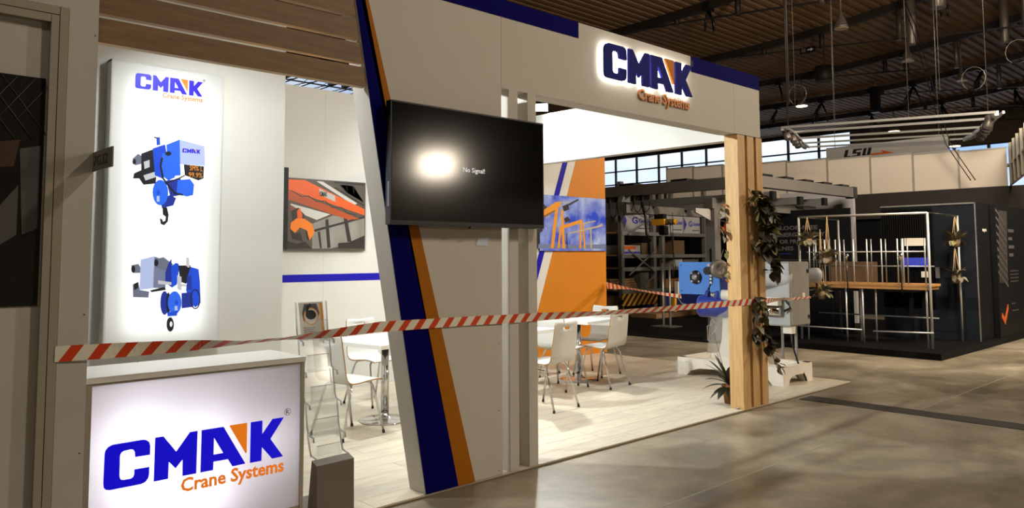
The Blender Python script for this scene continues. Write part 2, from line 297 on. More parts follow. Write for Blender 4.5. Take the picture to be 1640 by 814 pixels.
# ------------------------------------------------------------------ the wordmark, unit width, baseline at 0
LOGO = dict(
 C=[(.228,.146),(.228,.195),(.221,.215),(.207,.227),(.191,.232),(.039,.23),(.019,.222),(.006,.207),(.002,.189),(0,.037),(.003,.018),(.013,.006),(.032,0),(.185,0),(.207,.006),(.221,.022),(.226,.041),(.226,.083),(.15,.083),(.15,.057),(.145,.045),(.132,.039),(.099,.039),(.087,.042),(.079,.053),(.077,.066),(.077,.17),(.083,.181),(.094,.189),(.131,.191),(.143,.186),(.15,.173),(.152,.147)],
 M=[(.252,.232),(.295,.232),(.365,.139),(.438,.233),(.48,.233),(.478,0),(.402,0),(.401,.09),(.364,.049),(.327,.091),(.326,0),(.25,0)],
 A=[(.502,.233),(.628,.233),(.762,.002),(.685,0),(.657,.046),(.574,.046),(.573,0),(.501,0)],
 T=[(.662,.233),(.671,.235),(.769,.235),(.769,.064),(.762,.061)],
 K=[(.791,.234),(.863,.234),(.863,.155),(.927,.234),(1,.233),(.915,.118),(.998,.002),(.928,0),(.862,.079),(.861,0),(.79,0)])
LOGO_HOLE = [(.574,.18),(.629,.086),(.573,.086)]
def wordmark(parent, x0, zb, W, y, depth, mblue, morange, mtag, halo=None, reg=True, tag_=True, split=True):
    S = lambda pts: [(x0+p[0]*W, zb+p[1]*W) for p in pts]
    for k in 'CMATK':
        mb = MB().prism(S(LOGO[k]), y-depth, y, [S(LOGO_HOLE)] if k == 'A' else [])
        o = add('triangle' if k == 'T' else 'letter', mb, morange if k == 'T' else mblue, parent, 'orange triangle beside the letter A' if k == 'T' else 'letter '+k)
        if halo:
            cx = sum(p[0] for p in LOGO[k])/len(LOGO[k]); cz = sum(p[1] for p in LOGO[k])/len(LOGO[k])
            hb = MB().flat(S(LOGO[k]), y+.001)
            add('led_strip', hb, M['halo'], o, 'white light strip on the back of the letter', recalc=False)
    if tag_:
        add('tagline', text_mb('Crane Systems', x0+.395*W, x0+1.004*W, zb-.085*W, .072*W, y if not halo else y+halo-.002, depth*.6+.001, font_bold=True), mtag, parent, 'orange words Crane Systems')
    if reg:
        mb = MB(); c = (x0+1.023*W, zb+.262*W); r = .022*W
        add('registered_mark', text_mb('R', c[0]-.010*W, c[0]+.012*W, c[1]-.013*W, .028*W, y, .001), M['cloth'], parent)
        n = 20
        for i in range(n):
            t0, t1 = 2*PI*i/n, 2*PI*(i+1)/n; b = len(mb.v)
            for t, q in ((t0, r), (t1, r), (t1, r*.9), (t0, r*.9)): mb.v.append((c[0]+q*math.cos(t), y-.001, c[1]+q*math.sin(t)))
            mb.face([b, b+1, b+2, b+3])
        add('registered_ring', mb, M['cloth'], parent)

# ================================================================== STRUCTURE: hall
def roof_z(y):
    return 9.5+(.0085*max(0, 13-y)**2 if y > 2 else .0085*121+.187*(2-y))
o = struct(add('floor', MB().box(-22, 50, -26, 42, -.2, 0), M['concrete']))
M['joint'] = mat('joint_filler', (150, 142, 126), .6)
for yy in (-1.12, -5.1): add('slab_joint', MB().box(.5, 22, yy, yy+.012, 0, .0012), M['joint'], o)
for xx in (10.35, 14.4): add('slab_joint', MB().box(xx, xx+.012, -8, -.3, 0, .0012), M['joint'], o)
# corrugated roof deck, ribs along X, with a rooflight opening
def deck():
    mb = MB(); pit = .34; ys = []; y = -26
    while y < 42:
        ys += [(y, 0), (y+.17, 0), (y+.20, .09), (y+.31, .09)]; y += pit
    ys.append((42, 0))
    def strip(x0, x1, sel):
        b = len(mb.v)
        for yy, dz in sel:
            for x in (x0, x1): mb.v.append((x, yy, roof_z(yy)+dz))
        for i in range(len(sel)-1): mb.face([b+2*i, b+2*i+1, b+2*i+3, b+2*i+2])
    a = [q for q in ys if q[0] <= 25.0]; c = [q for q in ys if q[0] >= 32]; mid = [q for q in ys if 24.8 <= q[0] <= 32.1]
    strip(-22, 50, a); strip(-22, 50, c); strip(-22, 13.6, mid); strip(21.5, 50, mid)
    return mb
ceil = struct(add('ceiling', deck(), M['deck'], recalc=False))
for xb in (9.8, 15.5, 21.2, 26.9, 32.6, 38.1, 43.8, 49.0):
    mb = MB(); ys = [-26+1.0*i for i in range(69)]
    for i in range(len(ys)-1):
        p, q = (xb, ys[i], roof_z(ys[i])-.16), (xb, ys[i+1], roof_z(ys[i+1])-.16)
        mb.bar(p, q, .20, .26)
    add('roof_beam', mb, M['beam'], ceil)
    mb = MB()
    rz = lambda y: 9.34+(y-13.17)*(.085 if y > 5.7 else .085)-(.012*max(0, 9-y)) if y > -4 else 9.34-17.17*.085-.156
    for y0, y1 in ((13.2, 10.6), (10.6, 8.35), (8.35, 5.7), (5.7, 2.1), (2.1, -2)):
        mb.bar((xb, y0, rz(y0)), (xb, y1, rz(y1)), .05, .05)
    add('tension_rod', mb, M['beam'], ceil)
    for yy in (10.6, 8.35, 5.7, 2.1):
        mb = MB().tube([(xb, yy, rz(yy)-.05), (xb, yy, roof_z(yy)-.2)], .09 if xb < 44 else .07, 8)
        add('roof_strut', mb, M['lampgrey'] if yy < 6 else M['beam'], ceil)
# rooflight glazing bars
mb = MB()
for i in range(9):
    x = 13.6+i*.99; mb.bar((x, 24.9, roof_z(25)+.05), (x, 32.1, roof_z(28)+.05), .03, .05)
for yy in (24.9, 28.4, 32.0): mb.bar((13.6, yy, 9.55), (21.5, yy, 9.55), .05, .06)
sk = thing('window_3', 'glazed rooflight with steel lattice seen above the white rear wall', 'window', (17.5, 26.6, 9.55)); sk['kind'] = 'structure'
add('glazing_bars', mb, M['beam'], sk)
mb = MB()
for i in range(8):
    x = 13.6+i*.99; mb.tube([(x, 26.2, 9.4), (x+.5, 28.4, 9.45), (x+.99, 26.2, 9.4)], .018, 5); mb.tube([(x, 30.6, 9.4), (x+.5, 28.4, 9.45), (x+.99, 30.6, 9.4)], .018, 5)
add('lattice', mb, M['beam'], sk)
for i in range(8): add('pane', MB().box(13.6+i*.99+.03, 13.6+(i+1)*.99-.03, 24.95, 32.0, 9.60, 9.61), M['pane'], sk)
for i, x in enumerate((14.9, 17.6, 18.3)): add('vent_box', MB().box(x, x+.25, 26.4, 26.9, 9.2, 9.4), M['black'], sk)

# far wall with two window bands
fw = MB().box(50, 50.3, -26, 42, 0, 5.2).box(50, 50.3, 17.2, 42, 5.2, 6.2).box(50, 50.3, 41, 42, 6.2, 9.6).box(50, 50.3, 16.6, 17.2, 5.2, 9.6).box(50, 50.3, 16.6, 42, 9.42, 11).box(50, 50.3, -26, 2.2, 5.2, 15).box(50, 50.3, 2.2, 16.6, 7.75, 12)
struct(add('wall_far', fw, M['hallwall']))
def window(n, y0, y1, z0, z1, nv, nh, label):
    wnd = thing('window_%d' % n, label, 'window', (50.1, (y0+y1)/2, z0)); wnd['kind'] = 'structure'
    mb = MB()
    for i in range(nv+1):
        y = y0+(y1-y0)*i/nv; mb.box(49.95, 50.1, y-.07, y+.07, z0, z1)
    for j in range(nh+1):
        z = z0+(z1-z0)*j/nh; mb.box(49.97, 50.08, y0, y1, z-.05, z+.05)
    add('mullions', mb, M['beam'], wnd)
    for i in range(nv): add('pane', MB().box(50.12, 50.14, y0+(y1-y0)*i/nv+.07, y0+(y1-y0)*(i+1)/nv-.07, z0, z1), M['pane'], wnd)
window(1, 17.2, 41, 6.2, 9.42, 11, 3, 'long bright window band under the roof seen past the timber column')
window(2, 2.2, 16.6, 5.2, 7.75, 8, 2, 'bright window strip low under the roof behind the white partition wall')
struct(add('wall_back_hall', MB().box(-22, 50, 42, 42.3, 0, 11), M['hallwall'])); bpy.data.objects['wall_back_hall'].name = 'wall_north'
struct(add('wall_south', MB().box(-22, 50, -26.3, -26, 0, 17), M['hallpanel']))
struct(add('wall_west', MB().box(-22.3, -22, -26, 42, 0, 17), M['hallpanel']))
# opposite stand across the aisle (seen only as a reflection)
struct(add('wall_opposite', MB().box(2, 22, -9.3, -9.2, 0, 2.8), M['fascia']))
# floor duct cover
tag(add('floor_duct_cover', MB().box(7.73, 7.99, -7, -.06, 0, .006), M['duct']), 'dark strip of duct covering set into the concrete aisle', 'floor cover')

# ================================================================== STAND FLOOR
BYW = 3.78
pf = thing('wooden_platform', 'pale oak plank floor of the blue and orange stand', 'floor', (4.5, 1.9, 0))
add('underlay', MB().box(-.6, 9.11, 0, BYW, 0, .011), M['slab'], pf)
L, Wp = 1.285, .1905
base = MB().box(0, L-.003, 0, Wp-.0025, 0, .011).mesh('plank', M['plank']); cache = {}
off = root_of(pf); r = 0; y = .004
while y < BYW-.05:
    x = -.6-random.choice((0, .32, .64, .9)) ; wd = min(Wp-.0025, BYW-y-.004)
    while x < 9.10:
        a, b = max(x, -.6), min(x+L-.003, 9.105)
        if b-a > .04:
            if abs(b-a-(L-.003)) < 1e-4 and wd > Wp-.003: me = base
            else:
                k = (round(b-a, 2), round(wd, 3))
                if k not in cache: cache[k] = MB().box(0, b-a, 0, wd, 0, .011).mesh('plank', M['plank'])
                me = cache[k]
            p = link('plank', me, pf); p.location = (a-off.x, y-off.y, .010+random.uniform(0, .0004))
        x += L
    y += Wp

# ================================================================== NEAR LEFT WALL (adjacent stand 7G32)
nw = struct(thing('wall_left', 'grey partition of the next stand with aluminium frame', 'wall', (.3, 0, 0)))
add('recessed_panel', MB().box(-2.2, .838, .0, .02, 0, 2.565), M['greywall'], nw)
add('side_panel', MB().box(.91, 1.033, -.03, .06, 0, 3.9), M['greywall'], nw)
add('top_panel', MB().box(-2.2, .91, -.03, .02, 2.642, 3.9), M['greywall'], nw)
for x0, x1 in ((.838, .869), (.873, .908)): add('frame_strip', MB().box(x0, x1, -.034, .02, 0, 2.60 if x0 < .86 else 2.64), M['alu'], nw)
for z0, z1 in ((2.565, 2.60), (2.604, 2.64)): add('frame_strip', MB().box(-2.2, .836 if z0 < 2.6 else .87, -.034, .02, z0, z1), M['alu'], nw)
for z, x in ((2.535, 1.02), (1.24, 1.014), (.62, 1.014)): add('screw', MB().cyl((x, -.031, z), (x, -.029, z), .0035, 8), M['darkgrey'], nw)
po = thing('poster', 'dark photo poster on the grey partition at the picture edge', 'poster', (.2, -.005, 1.29))
add('print', MB().box(-.75, .83, -.006, -.001, 1.288, 2.306), M['posterdark'], po)
mb = MB()
for i in range(9): mb.tube([(.30+i*.07, -.0075, 2.30), (.10+i*.07, -.0075, 2.02)], .0022, 4); mb.tube([(.10+i*.07, -.0075, 2.30), (.30+i*.07, -.0075, 2.02)], .0022, 4)
add('net_pattern', mb, M['posternet'], po)
add('brown_band', MB().flat([(.3, 1.93), (.74, 2.02), (.72, 1.90), (.3, 1.84)], -.008), M['posterbrown'], po, recalc=False)
for pts in (([(.74, 1.98), (.82, 2.0), (.82, 1.63), (.76, 1.60)]), ([(.60, 1.66), (.67, 1.72), (.74, 1.82), (.74, 1.60), (.66, 1.54), (.52, 1.46), (.52, 1.56)])):
    add('grey_shape', MB().flat(pts, -.008), M['postergrey'], po, recalc=False)
sg = thing('stand_number_sign', 'small grey flag sign reading 7G32 sticking out from the partition', 'sign', (1.03, -.2, 1.9))
add('plate', MB().box(1.028, 1.034, -.32, -.03, 1.895, 1.985), M['sign'], sg)
sm = text_mb('7G32', .05, .26, 1.917, .048, 1.027, .001, axis='y')
sm.v = [(x, -y-.0, z) for x, y, z in sm.v]
add('lettering', sm, M['cloth'], sg, 'stand number 7G32')

# ================================================================== SLAT SCREEN
ss = thing('slat_screen', 'screen of horizontal dark oak slats above the counter', 'screen', (1.8, 0, 2.5))
tower_x = lambda z: 2.979-.1785*z
for k in range(7):
    z0 = 2.516+k*.1415; z1 = z0+.119; xr0, xr1 = tower_x(z0)-.012, tower_x(z1)-.012; mb = MB()
    mb.v = [(.98, 0, z0), (xr0, 0, z0), (xr1, 0, z1), (.98, 0, z1), (.98, .05, z0), (xr0, .05, z0), (xr1, .05, z1), (.98, .05, z1)]
    for q in ((0, 1, 2, 3), (7, 6, 5, 4), (0, 4, 5, 1), (1, 5, 6, 2), (2, 6, 7, 3), (3, 7, 4, 0)): mb.face(list(q), 1 if q[0] in (0, 2) and len(set(q) & {0, 1, 2, 3}) == 2 else 0)  # undersides and tops coloured paler to stand for light in the gaps
    add('slat', mb, [M['slat'], M['slatlit']], ss)

# ================================================================== FRONT PORTAL
fp = thing('front_portal', 'white stand front with slanted blue and orange stripes and lintel', 'exhibition wall', (4.5, .07, 0))
TOP = 3.31; LB = 2.674
tow = [(tower_x(.022), .022), (3.622, .022), (3.622, 4.2), (tower_x(4.2), 4.2)]
add('tower_panel', MB().prism(tow, 0, .165), M['fascia'], fp)
add('lintel_panel', MB().box(3.625, 6.70, 0, .165, LB, TOP), M['fascia'], fp)
add('end_panel', MB().box(6.703, 7.188, 0, .165, LB+.004, TOP), M['fascia'], fp)
blue_x = lambda z: 3.241-.2500*z; or_x = lambda z: 3.383-.2795*z
add('blue_stripe', MB().prism([(tower_x(.022)+.003, .0225), (blue_x(.0225), .0225), (blue_x(4.15), 4.15), (tower_x(4.15)+.003, 4.15)], -.003, -.0002), M['navyfoil'], fp, 'slanted navy blue stripe')
add('orange_stripe', MB().prism([(blue_x(.0225), .0225), (or_x(.0225), .0225), (or_x(4.15), 4.15), (blue_x(4.15), 4.15)], -.003, -.0002), M['brownorange'], fp, 'slanted orange stripe')
add('blue_band', MB().box(2.9, 4.438, -.004, -.0002, 3.185, TOP), M['navyfoil'], fp, 'navy blue band along the top edge')
add('blue_band', MB().box(5.972, 7.188, -.004, -.0002, 3.168, TOP), M['navyfoil'], fp, 'navy blue band at the far top corner')
for a, b in ((3.695, 3.780), (3.880, 3.966)): add('post', MB().box(a, b, 0, .30, .022, LB), M['fascia'], fp)
for z in (.05, .45, .9): add('screw', MB().cyl((3.59, -.001, z), (3.59, .002, z), .004, 8), M['darkgrey'], fp)
tag(add('small_glint', MB().prism([(3.40, 1.617), (3.504, 1.624), (3.487, 1.563), (3.388, 1.566)], -.0025, -.0003), M['pale']), 'small pale bluish glint painted on the white front below the television', 'glint')  # patch of reflected light, put in as a pale sheet

# side fascia
tag(add('side_fascia', MB().box(7.06, 7.185, .167, BYW-.01, LB, TOP), M['wallwhite']), 'white overhead side panel running back from the timber column', 'exhibition panel')
# timber column
tcol = thing('timber_column', 'pine column of three upright boards carrying the white lintel', 'column', (6.98, .07, 0))
for a, b in ((6.745, 6.878), (6.926, 7.050), (7.098, 7.215)):
    add('board', MB().box(a, b, .0, .145, .02 if a > 6.8 else .015, LB-.002), M['timber'], tcol)
add('spacer', MB().box(6.878, 7.098, .045, .135, .02, LB-.01), M['timber'], tcol)
add('bracket', MB().box(6.76, 6.83, .03, .10, LB-.03, LB+.0), M['chrome'], tcol)
add('foot_plate', MB().lathe([(.02, 0), (.022, .01), (.008, .02)], (6.73, .06, .021), n=10), M['chrome'], tcol)

# ================================================================== REAR WALL, STORE ROOM
wb = struct(thing('wall_back', 'white rear wall of the stand with blue line and orange end', 'wall', (6, BYW, 0)))
edges = [2.5, 3.405, 4.39, 5.375, 6.36, 7.345, 8.33, 9.255]
for a, b in zip(edges, edges[1:]): add('panel', MB().box(a+.0006, b-.0006, BYW, BYW+.04, .022, 3.375 if a < 5 else 3.31), M['wallwhite'], wb)
add('blue_line', MB().box(2.70, 7.70, BYW-.003, BYW-.0002, 1.221, 1.302), M['bluefoil'], wb)
bx = lambda z: 8.298-(2.863-z)*.377
add('orange_field', MB().prism([(bx(0)+.275, .022), (9.253, .022), (9.253, 3.305), (bx(3.305)+.275, 3.305)], BYW-.004, BYW-.0002), M['orangewall'], wb)
add('blue_slant', MB().prism([(bx(0), .022), (bx(0)+.105, .022), (bx(3.305)+.105, 3.305), (bx(3.305), 3.305)], BYW-.0045, BYW-.0003), M['bluefoil'], wb)
ws = struct(thing('wall_store', 'white store room wall with lit hoist panel', 'wall', (1, 1.4, 0)))
add('front_face', MB().box(-1.2, 2.702, 1.40, 1.45, .022, 3.32), M['wallwhite'], ws)
add('side_face', MB().box(2.655, 2.703, 1.452, BYW-.002, .022, 3.32), M['wallwhite'], ws)
struct(add('wall_stand_left', MB().box(-1.2, -1.15, .1, 3.8, 0, 3.3), M['wallwhite']))

# ================================================================== PRINT HELPER
PRINT_A = [('grey', [(1.609, 2.13), (1.642, 2.167), (1.668, 2.149), (1.663, 2.101), (1.626, 2.089)]), ('dark', [(1.631, 2.113), (1.631, 2.106), (1.628, 2.1), (1.625, 2.095), (1.621, 2.094), (1.616, 2.095), (1.612, 2.099), (1.61, 2.104), (1.609, 2.111), (1.609, 2.119), (1.612, 2.125), (1.615, 2.129), (1.619, 2.131), (1.624, 2.13), (1.628, 2.126), (1.63, 2.12)]), ('dark', [(1.661, 2.168), (1.731, 2.202), (1.765, 2.136), (1.756, 1.979), (1.68, 1.967), (1.653, 2.006), (1.616, 2.004), (1.621, 2.037), (1.664, 2.061)]), ('silver', [(1.678, 2.028), (1.78, 2.069), (1.788, 2.035), (1.692, 1.995)]), ('silver', [(1.678, 2.116), (1.713, 2.132), (1.715, 2.085), (1.684, 2.069)]), ('blue', [(1.731, 2.208), (1.808, 2.243), (1.824, 2.169), (1.795, 2.015), (1.749, 2.033)]), ('blue', [(1.751, 2.283), (1.774, 2.288), (1.778, 2.236), (1.755, 2.231)]), ('dark', [(1.738, 2.287), (1.761, 2.284), (1.759, 2.275), (1.738, 2.277)]), ('sky', [(1.815, 2.24), (1.901, 2.284), (1.909, 2.12), (1.914, 2.044), (1.84, 2.032)]), ('pale', [(1.901, 2.284), (2.068, 2.254), (2.076, 2.119), (1.909, 2.12)]), ('sky', [(1.79, 2.18), (1.843, 2.198), (1.877, 2.173), (1.877, 2.028), (1.835, 2.004), (1.791, 2.036)]), ('dark', [(1.85, 2.185), (1.848, 2.179), (1.844, 2.173), (1.838, 2.17), (1.83, 2.168), (1.823, 2.168), (1.816, 2.171), (1.812, 2.176), (1.81, 2.181), (1.811, 2.187), (1.815, 2.192), (1.822, 2.196), (1.829, 2.198), (1.837, 2.198), (1.844, 2.195), (1.848, 2.19)]), ('navy', [(1.821, 2.003), (1.915, 2.023), (1.917, 1.912), (1.851, 1.895)]), ('sky', [(1.895, 2.011), (1.976, 2.024), (2.005, 1.987), (1.999, 1.916), (1.958, 1.903), (1.89, 1.918)]), ('navy', [(1.785, 1.878), (1.85, 1.909), (1.888, 1.89), (1.872, 1.841), (1.8, 1.818)]), ('sky', [(1.837, 1.925), (1.835, 1.898), (1.828, 1.874), (1.818, 1.855), (1.804, 1.842), (1.789, 1.838), (1.774, 1.841), (1.76, 1.852), (1.748, 1.871), (1.741, 1.894), (1.737, 1.919), (1.739, 1.945), (1.745, 1.969), (1.756, 1.989), (1.769, 2.001), (1.784, 2.006), (1.8, 2.003), (1.814, 1.992), (1.826, 1.974), (1.834, 1.951)]), ('blue', [(1.785, 1.922), (1.785, 1.916), (1.782, 1.91), (1.779, 1.906), (1.774, 1.905), (1.77, 1.906), (1.766, 1.909), (1.763, 1.915), (1.762, 1.921), (1.763, 1.927), (1.765, 1.932), (1.769, 1.936), (1.773, 1.938), (1.778, 1.937), (1.782, 1.933), (1.784, 1.928)]), ('pale', [(1.764, 1.898), (1.782, 1.899), (1.783, 1.862), (1.765, 1.861)]), ('dark', [(1.932, 2.119), (2.067, 2.115), (2.066, 2.033), (2.032, 2.017), (1.941, 2.046)]), ('dark', [(1.785, 2.153), (1.777, 2.096), (1.796, 2.013), (1.838, 1.959), (1.874, 1.918), (1.93, 1.907), (1.932, 1.919), (1.88, 1.929), (1.847, 1.967), (1.807, 2.018), (1.789, 2.097), (1.797, 2.152)]), ('dark', [(1.817, 1.979), (1.903, 2.018), (1.943, 2.042), (1.939, 2.049), (1.899, 2.026), (1.814, 1.986)]), ('dark', [(1.802, 1.825), (1.831, 1.826), (1.843, 1.778), (1.839, 1.733), (1.816, 1.707), (1.794, 1.716), (1.787, 1.753), (1.802, 1.748), (1.809, 1.73), (1.822, 1.738), (1.825, 1.764), (1.806, 1.777)])]
PRINT_B = [('grey', [(1.621, 1.448), (1.664, 1.457), (1.679, 1.432), (1.677, 1.398), (1.633, 1.399)]), ('dark', [(1.646, 1.423), (1.645, 1.414), (1.643, 1.406), (1.639, 1.401), (1.634, 1.4), (1.63, 1.401), (1.626, 1.407), (1.623, 1.414), (1.622, 1.423), (1.622, 1.432), (1.625, 1.44), (1.628, 1.445), (1.633, 1.446), (1.638, 1.445), (1.642, 1.439), (1.644, 1.432)]), ('grey', [(1.633, 1.326), (1.667, 1.344), (1.678, 1.29), (1.735, 1.278), (1.731, 1.239), (1.638, 1.246)]), ('dark', [(1.64, 1.33), (1.666, 1.336), (1.667, 1.303), (1.643, 1.289)]), ('steel', [(1.759, 1.505), (1.825, 1.48), (1.838, 1.37), (1.835, 1.295), (1.758, 1.3)]), ('pale', [(1.677, 1.484), (1.761, 1.507), (1.759, 1.298), (1.676, 1.29)]), ('dark', [(1.739, 1.285), (1.83, 1.305), (1.84, 1.285), (1.749, 1.273)]), ('grey', [(1.762, 1.485), (1.819, 1.5), (1.844, 1.48), (1.879, 1.454), (1.875, 1.414), (1.837, 1.408), (1.778, 1.431)]), ('dark', [(1.787, 1.462), (1.786, 1.453), (1.783, 1.446), (1.779, 1.44), (1.774, 1.439), (1.769, 1.441), (1.764, 1.446), (1.761, 1.454), (1.76, 1.463), (1.761, 1.472), (1.763, 1.479), (1.768, 1.485), (1.773, 1.486), (1.778, 1.485), (1.782, 1.479), (1.785, 1.472)]), ('navy', [(1.832, 1.4), (1.854, 1.465), (1.869, 1.49), (1.878, 1.299), (1.834, 1.33)]), ('blue', [(1.87, 1.439), (1.896, 1.461), (1.916, 1.455), (1.92, 1.419), (1.908, 1.318), (1.874, 1.297)]), ('dark', [(1.914, 1.444), (1.995, 1.443), (1.996, 1.366), (1.967, 1.321), (1.927, 1.337)]), ('silver', [(1.908, 1.378), (1.936, 1.368), (1.94, 1.276), (1.912, 1.287)]), ('silver', [(1.788, 1.349), (1.873, 1.334), (1.873, 1.316), (1.789, 1.325)]), ('silver', [(1.932, 1.322), (1.977, 1.316), (1.978, 1.299), (1.933, 1.307)]), ('silver', [(1.963, 1.494), (1.983, 1.497), (1.987, 1.43), (1.965, 1.43)]), ('blue', [(1.995, 1.433), (2.048, 1.417), (2.059, 1.334), (2.067, 1.19), (2.032, 1.161), (1.988, 1.214), (1.968, 1.28), (1.976, 1.367)]), ('navy', [(1.971, 1.367), (2.001, 1.376), (2.007, 1.284), (1.976, 1.28)]), ('dark', [(1.982, 1.412), (1.981, 1.402), (1.976, 1.392), (1.969, 1.386), (1.961, 1.384), (1.952, 1.387), (1.945, 1.393), (1.94, 1.402), (1.938, 1.413), (1.939, 1.424), (1.944, 1.433), (1.951, 1.439), (1.959, 1.441), (1.968, 1.439), (1.975, 1.433), (1.98, 1.423)]), ('navy', [(1.939, 1.261), (2.009, 1.264), (2.02, 1.166), (1.943, 1.16)]), ('dark', [(2.058, 1.216), (2.057, 1.197), (2.053, 1.18), (2.047, 1.167), (2.04, 1.159), (2.032, 1.157), (2.025, 1.16), (2.017, 1.168), (2.01, 1.182), (2.006, 1.199), (2.004, 1.218), (2.005, 1.237), (2.008, 1.254), (2.014, 1.267), (2.022, 1.275), (2.029, 1.277), (2.037, 1.274), (2.044, 1.266), (2.051, 1.252), (2.056, 1.235), (2.058, 1.216), (2.065, 1.216), (2.063, 1.236), (2.058, 1.254), (2.05, 1.27), (2.041, 1.28), (2.029, 1.284), (2.018, 1.281), (2.008, 1.271), (2.002, 1.257), (1.998, 1.238), (1.997, 1.218), (1.999, 1.198), (2.004, 1.18), (2.011, 1.165), (2.021, 1.154), (2.032, 1.15), (2.044, 1.153), (2.053, 1.163), (2.06, 1.177), (2.064, 1.195), (2.065, 1.215)]), ('navy', [(1.86, 1.199), (1.859, 1.175), (1.856, 1.154), (1.85, 1.137), (1.843, 1.126), (1.834, 1.123), (1.826, 1.127), (1.818, 1.138), (1.812, 1.156), (1.807, 1.178), (1.805, 1.202), (1.806, 1.225), (1.809, 1.247), (1.815, 1.264), (1.822, 1.275), (1.83, 1.278), (1.839, 1.274), (1.847, 1.263), (1.853, 1.245), (1.858, 1.223)]), ('dark', [(1.87, 1.199), (1.87, 1.172), (1.868, 1.149), (1.864, 1.134), (1.859, 1.129), (1.853, 1.135), (1.848, 1.15), (1.845, 1.173), (1.843, 1.2), (1.843, 1.227), (1.846, 1.249), (1.85, 1.264), (1.855, 1.269), (1.86, 1.264), (1.865, 1.248), (1.869, 1.226)]), ('sky', [(1.941, 1.197), (1.94, 1.176), (1.935, 1.157), (1.927, 1.141), (1.917, 1.13), (1.905, 1.125), (1.892, 1.125), (1.88, 1.132), (1.869, 1.144), (1.861, 1.161), (1.855, 1.18), (1.853, 1.201), (1.854, 1.223), (1.859, 1.242), (1.866, 1.258), (1.877, 1.269), (1.889, 1.274), (1.901, 1.274), (1.913, 1.267), (1.924, 1.255), (1.933, 1.239), (1.939, 1.219)]), ('blue', [(1.919, 1.2), (1.919, 1.194), (1.917, 1.189), (1.913, 1.186), (1.909, 1.185), (1.905, 1.186), (1.901, 1.19), (1.899, 1.195), (1.898, 1.201), (1.898, 1.208), (1.901, 1.213), (1.904, 1.216), (1.908, 1.217), (1.912, 1.216), (1.916, 1.212), (1.918, 1.207)]), ('pale', [(1.897, 1.177), (1.915, 1.177), (1.916, 1.148), (1.898, 1.149)]), ('blue', [(1.849, 1.14), (1.917, 1.144), (1.913, 1.113), (1.854, 1.112)]), ('dark', [(1.896, 1.057), (1.895, 1.043), (1.892, 1.03), (1.887, 1.02), (1.88, 1.014), (1.873, 1.012), (1.866, 1.015), (1.859, 1.022), (1.854, 1.033), (1.85, 1.046), (1.849, 1.06), (1.849, 1.075), (1.852, 1.088), (1.857, 1.098), (1.864, 1.104), (1.871, 1.106), (1.878, 1.103), (1.885, 1.096), (1.89, 1.085), (1.894, 1.072)]), ('glow', [(1.886, 1.06), (1.885, 1.053), (1.883, 1.047), (1.881, 1.044), (1.877, 1.043), (1.874, 1.044), (1.871, 1.048), (1.869, 1.054), (1.868, 1.061), (1.869, 1.068), (1.87, 1.074), (1.873, 1.077), (1.876, 1.079), (1.88, 1.077), (1.883, 1.073), (1.885, 1.067)])]
